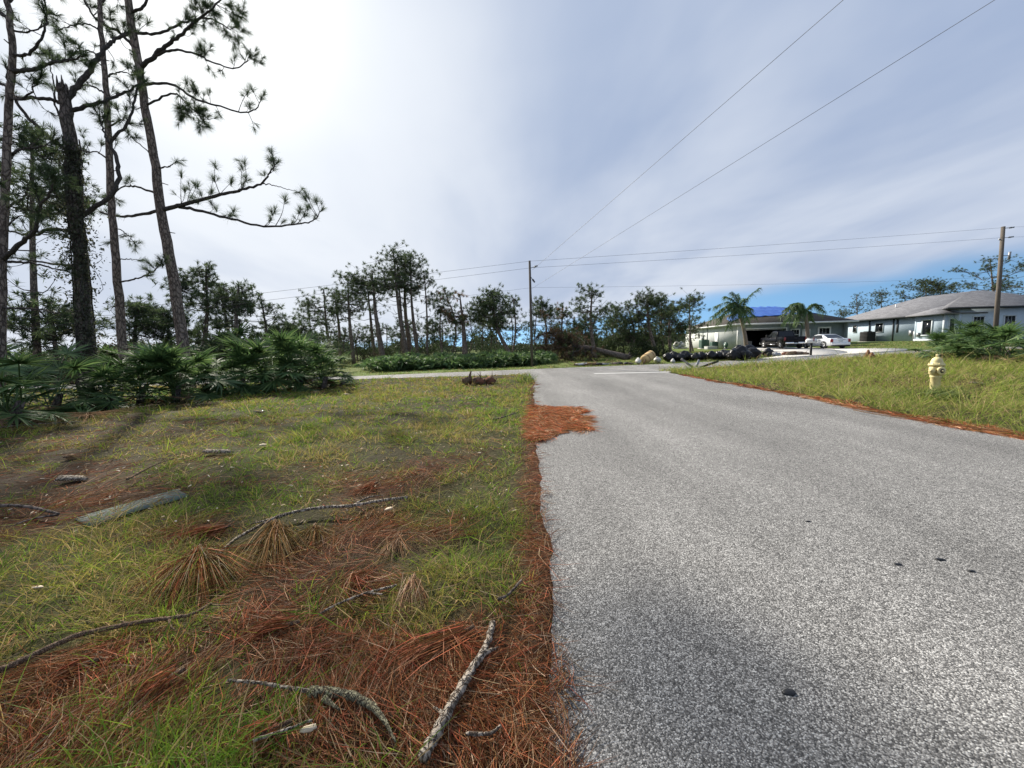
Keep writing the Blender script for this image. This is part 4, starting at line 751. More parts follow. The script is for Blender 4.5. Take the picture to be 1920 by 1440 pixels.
_, T2P, T2R, T2B = near_pine('pine', 'broken-topped pine with thick dark trunk wrapped in vines', 11, [(168, 778), (162, 650), (152, 500), (143, 400), (137, 300), (128, 235), (120, 168)], [.20, .165, .15, .145, .135, .12], [
    ([(131, 190), (157, 147), (180, 113), (197, 90), (215, 75), (240, 62)], .07, .035, .6, .8), ([(138, 206), (180, 194), (215, 182), (250, 165), (275, 150)], .055, .02, .9, .8), ([(178, 412), (205, 368), (222, 332), (216, 292), (207, 266), (235, 237), (250, 200), (258, 165)], .06, .025, .7, .8),
    ([(126, 195), (90, 185), (30, 182), (8, 160), (-30, 150)], .05, .02, -.3, 1.2), ([(122, 285), (82, 248), (42, 208), (20, 165), (10, 120)], .05, .02, -.5, .6), ([(140, 440), (95, 430), (60, 442), (10, 430)], .05, .02, -.4, 1.0), ([(135, 500), (70, 490), (20, 482)], .035, .015, .4, 1.0),
    ([(140, 330), (110, 345), (70, 350), (40, 335)], .03, .01, -.6, 1.6), ([(130, 250), (105, 200), (100, 150), (85, 100)], .03, .008, .5, 1.0), ([(205, 268), (190, 235), (185, 200)], .03, .008, .2, 2.0)], 32, MAT['barkd'], broken=True)
near_pine('pine', 'slender straight pine between the vine-wrapped trunk and the leaning pine', 13, [(230, 690), (223, 560), (215, 450), (207, 350), (203, 250), (199, 170), (192, 90), (186, 0), (180, -90)], [.13, .108, .095, .085, .072, .06, .035], [
    ([(229, 531), (255, 522), (280, 512), (300, 498), (303, 490)], .03, .008, -.6, .8, [(296, 492), (304, 500), (288, 508)]), ([(227, 490), (245, 486), (265, 488)], .02, .006, .3, .5), ([(205, 300), (180, 285), (150, 290)], .03, .01, .5, 2.0), ([(203, 240), (225, 225), (245, 232)], .03, .008, -.4, 2.0), ([(200, 180), (170, 160), (140, 165)], .03, .01, -.3, 2.4), ([(197, 150), (225, 135), (250, 140)], .03, .01, .5, 2.5), ([(195, 110), (165, 95), (125, 100)], .03, .01, .6, 2), ([(190, 60), (160, 45), (110, 55)], .03, .01, -.5, 2), ([(186, 10), (215, -10), (240, -40)], .03, .01, .4, 3), ([(183, -40), (150, -60), (110, -60)], .03, .01, -.4, 3), ([(180, -80), (185, -130), (190, -170)], .04, .01, 0, 4), ([(213, 430), (240, 440), (255, 460)], .018, .006, .6, 1.5)], 33)
near_pine('pine', 'pine cut by the left picture edge with bare curling branches above', 10, [(-2, 760), (2, 600), (6, 470), (10, 330), (16, 220), (22, 140), (22, 70), (14, 0), (2, -80), (-10, -160)], [.10, .085, .075, .066, .06, .05, .03], [
    ([(22, 132), (60, 130), (95, 118), (130, 112), (160, 105)], .05, .012, -.5, 1.0, [(120, 92), (140, 105), (150, 98)]), ([(22, 100), (50, 102), (75, 75), (88, 40), (85, 0), (70, -30)], .035, .01, -.4, .7, [(75, 15), (62, 85), (82, 5)]), ([(23, 60), (50, 62), (75, 50), (90, 25)], .025, .008, .3, .6), ([(8, 478), (40, 455), (65, 432), (72, 395), (95, 360), (105, 335)], .06, .012, -.7, 1.4, [(60, 400), (50, 380), (85, 350), (45, 420)]),
    ([(10, 490), (55, 493), (100, 503), (128, 508)], .035, .012, .5, .5), ([(5, 572), (45, 578), (90, 583), (120, 592)], .03, .01, -.3, .6), ([(12, 300), (40, 280), (75, 275), (110, 260)], .035, .01, .6, 2.2), ([(10, 380), (45, 370), (60, 340), (100, 320)], .03, .01, -.3, 2.2), ([(18, 190), (50, 180), (70, 150)], .03, .01, -.6, 2.0), ([(15, 10), (40, -20), (70, -50)], .03, .01, .2, 2.5), ([(0, -90), (-40, -130), (-90, -150)], .04, .01, .2, 3), ([(-5, -120), (40, -150), (80, -180)], .04, .01, -.3, 3), ([(18, 40), (-20, 10), (-60, -10)], .04, .01, .2, 2.5), ([(8, 420), (40, 405), (60, 408)], .02, .006, .3, 1.5)], 34)
# vine on the broken pine
def vine():
    rng = np.random.default_rng(5); m = MB(); lf_ = MB(); n = 2600
    i = rng.integers(6, 28, n); a_ = rng.normal(.3, 1.4, n); z = np.clip(rng.normal(size=n) * .16, -.3, .6); bulge = np.where((i > 9) & (i < 22), .30, .12)
    rad = T2R[i] + np.abs(rng.normal(size=n)) * bulge; p = T2P[i] + np.stack([np.cos(a_) * rad, -np.abs(np.sin(a_)) * rad * .8, z], 1)
    cc = np.array([.07, .075, .045]) * rng.uniform(.5, 1.4, (n, 1)); ribbons(lf_, p, nrm(rng.normal(size=(n, 3)) + [0, 0, -.6]), rng.uniform(.045, .09, n), rng.uniform(.022, .042, n), [0, 0, -.2], c=cc, rng=rng, mid=1.1)
    for k in range(9):
        t = np.linspace(0, 1, 24); ii = (2 + t * 28).astype(int); ph = k * .7 + t * rng.uniform(1, 4); pts = T2P[ii] + np.stack([np.cos(ph) * (T2R[ii] + .02), np.sin(ph) * (T2R[ii] + .02), 0 * t], 1); tube(m, pts, .014, 5)
    for k in range(26):                        # hanging and sideways strands
        ii = rng.integers(8, 24); o_ = T2P[ii] + [rng.uniform(-.3, .35), -.15, 0]; e = o_ + [rng.uniform(-.7, .5), rng.uniform(-.4, .3), rng.uniform(-1.2, .4)]; s_ = smoothpts([o_, (o_ + e) / 2 + rng.normal(size=3) * .2, e], 9); tube(m, s_, .006, 4)
        q_ = s_[rng.integers(0, 9, 26)] + rng.normal(size=(26, 3)) * .07; ribbons(lf_, q_, nrm(rng.normal(size=(26, 3))), .06, .03, c=np.array([.05, .06, .035]) * rng.uniform(.5, 1.4, (26, 1)), rng=rng)
    r = empty('climbing_vine', T2B, 0, 'leafy vine clinging round the broken-topped pine trunk', 'vine'); m.build('stems', MAT['barkb'], r, org=T2B); lf_.build('leaves', MAT['leaf'], r, org=T2B)
vine()
def far_pine(px, top, l, rgt, bot, Y, label, r0=.2, topx=None, dens=1.0, seed=0, col=PG, dead=0.0, bare=4, group='pines across the crossing street', base_py=None):
    """px: trunk foot, top/bot: crown limits, l/rgt: crown sides, as surveyed at depth Y"""
    rng = np.random.default_rng(seed + int(px)); b = at(px, 640, Y); b[2] = float(gz(b[0], b[1])) - .05; topx = topx if topx is not None else (l + rgt) / 2
    T = at(topx, top + 6, Y); root = empty('pine_tree', b, 0, label, 'tree', group); n = 14; mid = (b + T) / 2 + rng.normal(size=3) * [.25, .25, 0]; P = smoothpts([b, mid, T], n); rr = np.linspace(r0, .04, n)
    m = MB(); tube(m, P, rr, 8, .08, True, rng); m.build('trunk', MAT['bark'], root, org=b, smooth=True)
    bot += 12; l -= 3; rgt += 3; bare = bare * 2 + 3
    c0 = at((l + rgt) / 2, (top + bot) / 2, Y); rx_ = (at(rgt, top, Y)[0] - at(l, top, Y)[0]) / 2; rz_ = (at(l, top, Y)[2] - at(l, bot, Y)[2]) / 2; ry_ = rx_ * .9
    bm = MB(); nd = MB(); npads = int(max(9, 17 * dens))
    for k in range(npads):
        th = rng.uniform(0, 2 * math.pi); ph = math.asin(rng.uniform(-.75, 1)); f = rng.uniform(.6, 1.06); pc = c0 + np.array([math.cos(ph) * math.cos(th) * rx_, math.cos(ph) * math.sin(th) * ry_, math.sin(ph) * rz_]) * f
        if k == 0: pc = T.copy()
        zt = pc[2] - rng.uniform(.15, .45) * np.linalg.norm(pc[:2] - c0[:2]) - .2; i = int(np.clip(np.searchsorted(P[:, 2], zt), 3, n - 2)); s0 = P[i]
        br = smoothpts([s0, s0 * .5 + pc * .5 + np.array([0, 0, -.12]) * np.linalg.norm(pc - s0) + rng.normal(size=3) * .15, pc], 8); tube(bm, br, np.linspace(max(.02, rr[i] * .45), .012, 8), 5, 0, False, rng)
        pr_ = rng.uniform(.45, .8) * min(1.15, rx_ * .5 + .2); nc = int(rng.integers(8, 14) * max(dens, .7))
        for q_ in range(nc):
            e = pc + rng.normal(size=3) * [pr_ * .75, pr_ * .75, pr_ * .42]; st = br[rng.integers(4, 8)]; tube(bm, [st, (st + e) / 2 - [0, 0, .04], e], [.012, .009, .006], 4, 0, False, rng)
            cl = np.array((.17, .10, .05)) if rng.random() < dead else np.array(col) * rng.uniform(.75, 1.3); tuft(nd, e, nrm(rng.normal(size=3) * .5 + [0, 0, .6]), .30, 24, rng, cl, .022, .95)
    for k in range(bare):
        i = rng.integers(4, n - 3); d = nrm(rng.normal(size=3) * [1, 1, .25]); L0 = rng.uniform(.4, 1.5); tube(bm, smoothpts([P[i], P[i] + d * L0 * .5 - [0, 0, .1], P[i] + d * L0 + [0, 0, rng.uniform(-.1, .4)]], 6), np.linspace(.03, .008, 6), 5, 0, False, rng)
        if rng.random() < .6 and L0 > .7:
            for q_ in range(4): tuft(nd, P[i] + d * L0 * rng.uniform(.6, 1.05) + rng.normal(size=3) * .12, [0, 0, 1.0], .28, 18, rng, np.array(col), .02, .95)
    tag(bm.build('branches', MAT['barkb'], root, org=b), kind='stuff'); tag(nd.build('crown', MAT['needle'], root, org=b), kind='stuff'); return root
FP = [  # foot x, crown top, left, right, bottom, depth, label, trunk radius, trunk top x, density, dead, bare
    (622, 536, 568, 640, 622, 33, 'leftmost pine of the tall grove, rounded crown leaning left', .16, 607, 1.1, 0, 4), (636, 540, 606, 662, 610, 34.5, 'second pine of the tall grove, just right of the leftmost', .17, 626, .9, 0, 4), (661, 512, 636, 690, 600, 33, 'third pine of the tall grove with dense mid-height crown', .18, 652, 1.1, 0, 5),
    (701, 520, 672, 715, 585, 36, 'bare-stemmed pine left of the thickest grove trunk', .18, 688, .7, 0, 6), (717, 500, 650, 722, 570, 32.5, 'thick-trunked pine with wide crown in the middle of the grove', .26, 697, 1.2, 0, 5), (755, 486, 715, 765, 560, 34, 'thin pine left of the tallest pine in the grove', .15, 744, .8, 0, 5),
    (764, 468, 700, 775, 545, 33, 'tallest pine of the grove with domed dark crown', .22, 738, 1.4, 0, 6), (771, 476, 735, 795, 550, 35, 'tall pine directly right of the tallest, sharing its dome', .24, 760, 1.0, 0, 6), (783, 472, 750, 802, 545, 33.5, 'rightmost tall pine under the grove dome', .18, 769, .9, 0, 6), (799, 512, 780, 818, 575, 34, 'thin nearly bare pine right of the grove dome', .12, 796, .35, .1, 7),
    (830, 573, 798, 846, 625, 32, 'short green pine between the grove and the brown snag', .10, 826, .8, 0, 3), (845, 535, 812, 850, 570, 36, 'wispy pine crown behind the short green pine', .10, 832, .45, 0, 4), (872, 546, 833, 876, 602, 31, 'brown broken pine snag with bare forked limbs', .27, 862, .8, .55, 12), (916, 585, 896, 935, 630, 36, 'small dark pine left of the dense leaning pine', .1, 915, .8, 0, 3), (962, 543, 886, 950, 618, 31, 'dense green pine leaning left near the slim pole', .2, 922, 1.8, 0, 5), (958, 552, 940, 976, 585, 32, 'small crown on a bare fork left of the slim pole', .1, 962, .7, 0, 5),
    (366, 498, 338, 412, 590, 24, 'tall bushy pine just right of the leaning pine trunk', .17, 386, 1.3, 0, 6), (422, 530, 384, 436, 610, 27, 'slim pine between the bushy pine and the flat-topped pine', .13, 410, .9, 0, 6), (463, 530, 408, 470, 585, 24, 'flat-topped dark pine left of the blue gap', .2, 447, 1.2, 0, 7), (500, 552, 474, 526, 620, 25, 'thin crooked pine with sparse twigs left of the bushy tree', .11, 489, .6, 0, 7),
    (545, 604, 510, 582, 660, 24, 'round bushy green tree above the palmettos', .1, 545, 1.6, 0, 2), (258, 563, 222, 292, 625, 20, 'low spreading pine seen right of the slender pine trunk', .13, 258, 1.0, 0, 5), (308, 578, 280, 330, 640, 22, 'bushy low pine left of the leaning trunk foot', .1, 305, 1.2, 0, 3), (60, 235, 0, 128, 430, 17, 'feathery pine behind the left edge trunks', .16, 60, 1.5, 0, 8), (95, 560, 30, 150, 640, 17, 'low bushy pine behind the vine-wrapped trunk', .12, 92, 1.3, 0, 4), (590, 625, 566, 622, 665, 28, 'low dark bush-like pine at the foot of the grove', .08, 592, 1.0, 0, 2),
    (1021, 554, 998, 1030, 622, 33, 'narrow pine immediately right of the slim pole', .13, 1014, .9, 0, 4), (1062, 567, 1030, 1072, 625, 34, 'pine with brownish left crown beside the slim pole', .14, 1056, .9, .15, 5), (1116, 538, 1072, 1138, 600, 31, 'tall open pine with bare branches reaching right, above the fallen tree', .2, 1110, 1.0, 0, 9), (1098, 590, 1078, 1120, 640, 34, 'bushy pine behind the fallen tree', .1, 1098, 1.1, 0, 3), (1182, 566, 1140, 1196, 640, 34, 'wide dark pine left of the leaning pair near the grey house', .16, 1176, 1.5, 0, 4), (1233, 547, 1188, 1246, 615, 33, 'dark pine with leaning trunk near the grey house', .19, 1214, 1.5, 0, 4), (1245, 556, 1228, 1262, 620, 36, 'slim pine behind the leaning trunk', .12, 1240, 1.0, 0, 4), (1258, 563, 1243, 1284, 640, 34, 'upright pine second from the grey house corner', .15, 1259, 1.1, .05, 6), (1295, 552, 1270, 1310, 580, 40, 'flat-crowned pine rising at the grey house rear corner', .12, 1293, 1.0, 0, 3), (1300, 590, 1284, 1318, 625, 44, 'low pine just above the grey house eave', .1, 1298, .9, 0, 3), (1150, 600, 1130, 1168, 655, 36, 'low dark pine between the fallen tree and the wide pine', .1, 1148, 1.2, 0, 3), (1210, 610, 1190, 1235, 660, 36, 'low dense pine under the leaning trunk', .1, 1210, 1.3, 0, 2),
    (1608, 548, 1572, 1626, 588, 75, 'small open pine above the gap between the two houses', .17, 1606, 1.0, 0, 5), (1654, 543, 1628, 1668, 572, 75, 'round-crowned pine over the left roof slope of the ranch house', .15, 1652, 1.1, 0, 3), (1735, 524, 1690, 1760, 560, 70, 'broad dark pine crown left half behind the ranch roof', .2, 1735, 1.7, 0, 2), (1765, 521, 1728, 1790, 556, 70, 'broad dark pine crown right half behind the ranch roof', .2, 1762, 1.7, 0, 2), (1862, 479, 1802, 1905, 545, 58, 'large spreading pine behind the stout pole', .26, 1856, 1.5, 0, 6), (1930, 490, 1890, 1960, 560, 60, 'pine cut by the right picture edge beyond the ranch roof', .2, 1925, 1.0, 0, 5), (1578, 582, 1564, 1594, 602, 72, 'tiny pine tuft over the ranch house corner', .1, 1578, .8, 0, 2),
]
for k in range(15): FP.append((572 + k * 27 + (k * 37) % 19, 560 + (k * 53) % 55, 562 + k * 27 + (k * 37) % 19, 590 + k * 27 + (k * 37) % 19, 640, 37 + (k * 7) % 6, 'thin spindly pine standing back among the taller grove trunks', .07, None, .55, 0, 5))
for k in range(11): FP.append((1004 + k * 25 + (k * 31) % 17, 575 + (k * 41) % 45, 994 + k * 25 + (k * 31) % 17, 1020 + k * 25 + (k * 31) % 17, 645, 38 + (k * 5) % 6, 'thin spindly pine in the woods between slim pole and grey house', .07, None, .6, 0, 5))
for k in range(7): FP.append((345 + k * 34, 585 + (k * 29) % 40, 332 + k * 34, 362 + k * 34, 650, 27 + (k * 5) % 5, 'thin spindly pine showing over the left palmetto thicket', .06, None, .6, 0, 5))
for k, f in enumerate(FP): far_pine(*f[:7], r0=f[7], topx=f[8], dens=f[9], dead=f[10], bare=f[11], seed=k * 13)

# ------------------------------------------------------------------ fallen pine
def fallen():
    rng = np.random.default_rng(77); a_ = at(1178, 668, 27); a_[2] = .12; b_ = at(1030, 622, 29); base = np.array([a_[0], a_[1], 0]); r = empty('fallen_pine', base, 0, 'uprooted dead pine fallen on its brown crown across the street', 'fallen tree'); P = smoothpts([a_, at(1115, 655, 27.5), at(1068, 645, 28), b_], 14); m = MB(); tube(m, P, np.linspace(.24, .06, 14), 9, .08); m.build('trunk', MAT['barkd'], r, org=base, smooth=True)
    bm = MB(); nd = MB()
    for k in range(95):
        i = rng.integers(5, 14); o_ = P[i]; e = o_ + np.array([rng.normal(-.3, .95), rng.normal(-.3, .8), rng.normal(-.15, .75)]); e[2] = max(e[2], .06); s_ = smoothpts([o_, (o_ + e) / 2 + rng.normal(size=3) * .2, e], 6); tube(bm, s_, np.linspace(.03, .008, 6), 4, 0, False, rng)
        for q_ in range(5):
            f = s_[rng.integers(2, 6)] + rng.normal(size=3) * .2; f[2] = max(f[2], .05); tuft(nd, f, nrm(rng.normal(size=3) + [0, 0, -.3]), .3, 18, rng, np.array((.115, .075, .045)) * rng.uniform(.5, 1.3) if rng.random() < .8 else np.array(PG), .022, 1.1)
    bm.build('branches', MAT['barkb'], r, org=base); nd.build('dead_needles', MAT['litter'], r, org=base)
    rt = MB()
    for k in range(20): d = nrm(rng.normal(size=3) + [.6, 0, .2]); tube(rt, [P[0], P[0] + d * .3, P[0] + d * .55 + [0, 0, -.1]], [.06, .03, .01], 5)
    rt.build('roots', MAT['barkd'], r, org=base)
fallen()

# ------------------------------------------------------------------ palmettos
def frond_mesh(seed, pet, rad, n=26, mat=None, tri=True, droop=.25):
    rng = np.random.default_rng(seed); mb = MB(); pts = smoothpts([(0, 0, 0), (0, .06 * pet, pet * .5), (0, .22 * pet, pet)], 5); tube(mb, pts, np.linspace(.012, .007, 5), 4, 0, False, rng); hub = pts[-1]; fw = nrm(np.array([0, .55, .84])); sd_ = np.array([1.0, 0, 0]); nm_ = np.cross(sd_, fw)
    a_ = np.linspace(-R(118), R(118), n) + rng.normal(size=n) * .04; d = np.cos(a_)[:, None] * fw + np.sin(a_)[:, None] * sd_ + nm_ * rng.normal(.05, .06, (n, 1)); L0 = rad * (.72 + .28 * np.cos(a_)) * rng.uniform(.88, 1.08, n)
    ribbons(mb, np.repeat(hub[None], n, 0), d, L0, .032 * rad / .6, np.stack([np.zeros(n), np.zeros(n), -rng.uniform(.3, 1.3, n) * droop], 1), side=np.cross(d, nm_ + rng.normal(size=(n, 3)) * .25), rng=rng, mid=1.15)
    return mb.mesh('frond', mat or MAT['frond'])
FR = [frond_mesh(300 + i, random.uniform(.55, .95), random.uniform(.46, .62), 28) for i in range(6)]
FD = [frond_mesh(320 + i, .5, .5, 14, MAT['dead'], droop=.9) for i in range(3)]
def palmetto(p, h, n, label, group, dead=3, seed=0, wide=1.0, scl=1.0):
    h *= (1.5 if p[0] < 0 else 1.3) * np.random.default_rng(seed).uniform(.78, 1.15); n = int(n * 1.6)
    rng = np.random.default_rng(seed); z = float(gz(p[0], p[1])); r = empty('palmetto', (p[0], p[1], z), 0, label, 'palmetto', group)
    tk = MB(); tube(tk, [(0, 0, -.05), (.05, 0, h * .12), (.12, .03, h * .25)], [.09, .08, .05], 7, .2, True, rng); tk.build('stem', MAT['barkd'], r)
    for k in range(n + dead):
        isd = k >= n; o = bpy.data.objects.new('dead_frond' if isd else 'frond', (FD if isd else FR)[rng.integers(0, 3 if isd else 6)]); COL.objects.link(o); o.parent = r
        az = rng.uniform(0, 2 * math.pi); tilt = rng.uniform(R(75), R(120)) if isd else (rng.uniform(R(50), R(95)) if k % 3 == 0 else abs(rng.normal(0, R(34))) * wide + R(6)); s = h / 1.55 * rng.uniform(.8, 1.12) * (.75 if isd else 1) * scl
        o.matrix_local = Matrix.Translation((rng.uniform(-.1, .1), rng.uniform(-.1, .1), h * rng.uniform(.05, .22))) @ Matrix.Rotation(az, 4, 'Z') @ Matrix.Rotation(-tilt, 4, 'X') @ Matrix.Rotation(rng.uniform(-.5, .5), 4, 'Z') @ Matrix.Scale(s, 4)
PAL = [((30, 800), 1.35, 20, 'large palmetto at the left picture edge, nearest of the thicket'), ((-70, 770), 1.5, 16, 'palmetto mostly outside the left picture edge'), ((105, 775), 1.25, 16, 'palmetto just left of the vine-wrapped trunk foot'), ((205, 766), 1.05, 16, 'palmetto just right of the vine-wrapped trunk foot'), ((262, 757), 1.3, 20, 'spiky palmetto second right of the vine-wrapped trunk'), ((330, 752), 1.2, 17, 'palmetto before the leaning pine foot'), ((392, 742), 1.15, 16, 'pale glinting palmetto right of the leaning pine foot'), ((450, 736), 1.5, 20, 'bright green palmetto in the middle of the thicket front'), ((508, 732), 1.55, 22, 'tall dark green palmetto near the right end of the thicket'), ((562, 730), 1.5, 20, 'rounded palmetto second from the right end of the thicket'), ((606, 728), 1.15, 14, 'drooping palmetto at the right end of the thicket'), ((640, 723), .5, 9, 'tiny pale palmetto alone beyond the thicket end'),
       ((50, 715), 1.8, 18, 'tall palmetto in the back row at the far left'), ((135, 712), 1.75, 16, 'back-row palmetto behind the vine-wrapped trunk'), ((215, 708), 1.7, 18, 'back-row palmetto below the slender pine'), ((290, 706), 1.75, 18, 'back-row palmetto between the slender and leaning pines'), ((370, 704), 1.65, 18, 'back-row palmetto right of the leaning pine'), ((440, 702), 1.75, 18, 'back-row palmetto below the flat-topped pine'), ((520, 700), 1.85, 20, 'back-row palmetto rising highest under the bushy tree'), ((580, 702), 1.6, 16, 'back-row palmetto at the right end of the thicket')]
for k, (pp, h, n, lb) in enumerate(PAL): palmetto(gp(*pp), h, n, lb, 'palmettos of the left thicket', dead=4 if k < 12 else 1, seed=400 + k, wide=1.15)
for k, (pp, h, n, lb, Y) in enumerate((((1792, 662), 2.1, 22, 'dark palmetto at the left end of the right-hand clump', 20), ((1835, 664), 2.5, 24, 'tall palmetto in the middle of the right-hand clump', 20), ((1890, 668), 2.6, 22, 'tall palmetto at the right end of the right-hand clump', 18.5), ((1935, 676), 2.4, 18, 'palmetto cut by the right picture edge', 17), ((1850, 656), 2.6, 20, 'back palmetto hiding the stout pole foot', 24), ((1905, 660), 2.8, 20, 'back palmetto at the far right', 23))):
    q_ = at(pp[0], pp[1], Y - 3.5); palmetto(q_ + [1.0, 1.5, 0], h * .62, int(n * .8), lb, 'palmettos of the right clump', dead=6, seed=470 + k, wide=1.25)
# hedge across the street: many alike palmettos
def bush_mesh(seed, n=26, h=1.1):
    rng = np.random.default_rng(seed); mb = MB()
    for k in range(n):
        o_ = np.array([rng.normal() * .06, rng.normal() * .06, 0]); d = nrm([rng.normal() * .85, rng.normal() * .85, 1.0]); e = o_ + d * h * rng.uniform(.35, .8); ax = nrm(d + rng.normal(size=3) * .5); u = nrm(np.cross(ax, rng.normal(size=3))); m = 11; a_ = np.linspace(-1.9, 1.9, m)
        dirs = np.cos(a_)[:, None] * ax + np.sin(a_)[:, None] * u; ribbons(mb, np.repeat(e[None], m, 0), dirs, rng.uniform(.28, .45), .05, [0, 0, -.25], rng=rng, mid=1.1); tube(mb, [o_, e], [.012, .008], 3, 0, False, rng)
    return mb.mesh('hedge_fronds', MAT['frond'])
BM = [bush_mesh(500 + i) for i in range(4)]
HL = 'low palmetto in the unbroken hedge across the crossing street'
hx = list(np.linspace(-7.6, 2.0, 24)); rg = np.random.default_rng(9)
for row in range(3):
    for x in hx:
        X = x + rg.uniform(-.25, .25); Y = 21.6 + .22 * X + row * 1.3 + rg.uniform(-.3, .3) + 1.6; o = bpy.data.objects.new('palmetto', BM[rg.integers(0, 4)]); COL.objects.link(o); o.location = (X * (1 + row * .05), Y, float(gz(X, Y)) - .03); o.rotation_euler = (0, 0, rg.uniform(0, 6.28)); o.scale = (1.1, 1.1, rg.uniform(.55, 1.0) + .08 * row); tag(o, HL, 'palmetto', 'palmetto hedge across the crossing street')
# leafy shrubs under the pines
def shrub_mesh(seed, n=1700, col=(.045, .065, .026)):
    rng = np.random.default_rng(seed); mb = MB(); cs = rng.normal(size=(12, 3)) * [.55, .5, .32] + [0, 0, .75]
    p = cs[rng.integers(0, 12, n)] + rng.normal(size=(n, 3)) * .24; p[:, 2] = np.maximum(p[:, 2], .05); ribbons(mb, p, nrm(rng.normal(size=(n, 3)) + [0, 0, .3]), rng.uniform(.07, .14, n), rng.uniform(.025, .05, n), [0, 0, -.2], c=np.array(col) * rng.uniform(.5, 1.5, (n, 1)), rng=rng, mid=1.1)
    for c_ in cs: tube(mb, [(0, 0, 0), c_ * [.4, .4, .6], c_], [.025, .015, .008], 4, 0, False, rng, c=(.09, .07, .055))
    return mb.mesh('shrub', MAT['leaf'])
SM = [shrub_mesh(600 + i) for i in range(3)] + [shrub_mesh(610, col=(.075, .06, .035))]
sh = []
for k in range(18): px = 1010 + k * 14; sh.append((px, rg.uniform(31, 37), rg.uniform(.55, 1.25)))
for k in range(26): px = 560 + k * 17; sh.append((px, rg.uniform(30, 42), rg.choice([.55, .75, 1.0, 1.3, 1.7])))
for k in range(16): px = 20 + k * 36; sh.append((px, rg.uniform(17, 24), rg.uniform(1.0, 1.6)))
for k, (px, Y, s) in enumerate(sh):
    p = at(px, 640, Y); o = bpy.data.objects.new('shrub', SM[3 if rg.random() < .12 else rg.integers(0, 3)]); COL.objects.link(o); o.location = (p[0], p[1], float(gz(p[0], p[1])) - .05); o.rotation_euler = (0, 0, rg.uniform(0, 6.28)); o.scale = (s, s, s * rg.uniform(.7, 1.0))
    lb = 'dark leafy shrub in the undergrowth right of the slim pole' if k < 18 else 'dark leafy shrub under the tall grove across the street' if k < 44 else 'dark shrub showing behind the left palmetto thicket'
    tag(o, lb, 'shrub', ('undergrowth right of the slim pole', 'undergrowth of the tall grove', 'shrubs behind the left thicket')[0 if k < 18 else 1 if k < 44 else 2])
# distant woods: one mass on the skyline
def woods():
    rng = np.random.default_rng(12); mb = MB(); n = 52000; th = rng.uniform(-R(75), R(75), n); rad = rng.uniform(85, 150, n); hgt = .3 + 8.0 * np.clip(fbm(th * 22, th * 0, 61, 4) - .28, 0, 1) + np.where(th > .3, -.6, 0); p = np.stack([np.sin(th) * rad, np.cos(th) * rad, rng.uniform(0, 1, n) ** .8 * hgt], 1)
    ribbons(mb, p, nrm(rng.normal(size=(n, 3)) + [0, 0, .4]), rng.uniform(.5, 1.0, n), rng.uniform(.25, .45, n), c=np.array([.045, .062, .034]) * rng.uniform(.5, 1.4, (n, 1)), rng=rng, mid=1.1); o = mb.build('distant_woods', MAT['leaf']); tag(o, 'low dark band of distant woods along the skyline', 'woods', kind='stuff')
woods()

# ------------------------------------------------------------------ queen palms
def palm(pb, Yb, pt, label, fronds, r=.17, seed=0):
    rng = np.random.default_rng(seed); b = at(pb[0], pb[1], Yb); b[2] = 0.0; T = at(pt[0], pt[1], Yb); root = empty('palm_tree', b, 0, label, 'palm tree', 'palms before the grey house'); m = MB(); P = smoothpts([b, (b + T) / 2 + [.12, 0, 0], T], 12); tube(m, P, np.linspace(r * 1.2, r * .8, 12), 10, .05); m.build('trunk', MAT['palmtrunk'], root, org=b)
    cs = MB(); tube(cs, [T - [0, 0, .5], T, T + [0, 0, .25]], [r * .8, r * 1.0, .05], 8); cs.build('crown_shaft', MAT['greenbox'], root, org=b)
    for k, (ex, ey, up, dy) in enumerate(fronds):
        E = at(ex, ey, Yb + dy); mid = (T + E) / 2 + [0, 0, up]; s_ = smoothpts([T, T * .6 + mid * .4 + np.array([0, 0, .25 * up]), mid, E], 18); fm = MB(); tube(fm, s_, np.linspace(.035, .008, 18), 4, 0, False, rng); tg = nrm(np.gradient(s_, axis=0)); n = 230; i = rng.integers(3, 18, n); sgn = np.where(rng.random(n) < .5, 1, -1)[:, None]
        sd_ = nrm(np.cross(tg[i], [0, 0, 1.0])) * sgn; d = nrm(sd_ * .8 + tg[i] * .6 + rng.normal(size=(n, 3)) * .2 + [0, 0, .1]); ribbons(fm, s_[i] + rng.normal(size=(n, 3)) * .02, d, rng.uniform(.4, .75, n), .05, np.stack([0 * i, 0 * i, -rng.uniform(.6, 1.4, n)], 1), rng=rng); fm.build('frond', MAT['frond'], root, org=b)
palm((1400, 655), 44, (1387, 588), 'tall leaning palm with windblown fronds at the garage corner', [(1422, 541, .55, 0), (1337, 592, .9, -.5), (1345, 605, 1.0, .6), (1352, 580, .8, 0), (1366, 612, 1.0, -.8), (1360, 556, .6, .5), (1372, 548, .5, -.4), (1382, 552, .3, .6), (1408, 578, .5, -.8), (1412, 592, .5, .8), (1378, 600, .9, -1.2), (1333, 600, 1.1, .2), (1350, 595, .8, -.9), (1395, 560, .3, .4), (1368, 570, .7, 1), (1400, 600, .5, -1), (1342, 574, .9, .4)], .19, 71)
palm((1514, 655), 45, (1510, 586), 'shorter palm standing behind the white sedan', [(1544, 583, .9, 0), (1537, 572, .5, .3), (1465, 592, .8, -.4), (1472, 580, .8, .5), (1478, 600, .9, -.9), (1484, 570, .6, .2), (1495, 568, .4, -.5), (1490, 602, .9, .7), (1500, 605, .8, -1), (1520, 600, .5, .8), (1470, 603, 1.0, .3), (1480, 588, .7, 1)], .2, 72)

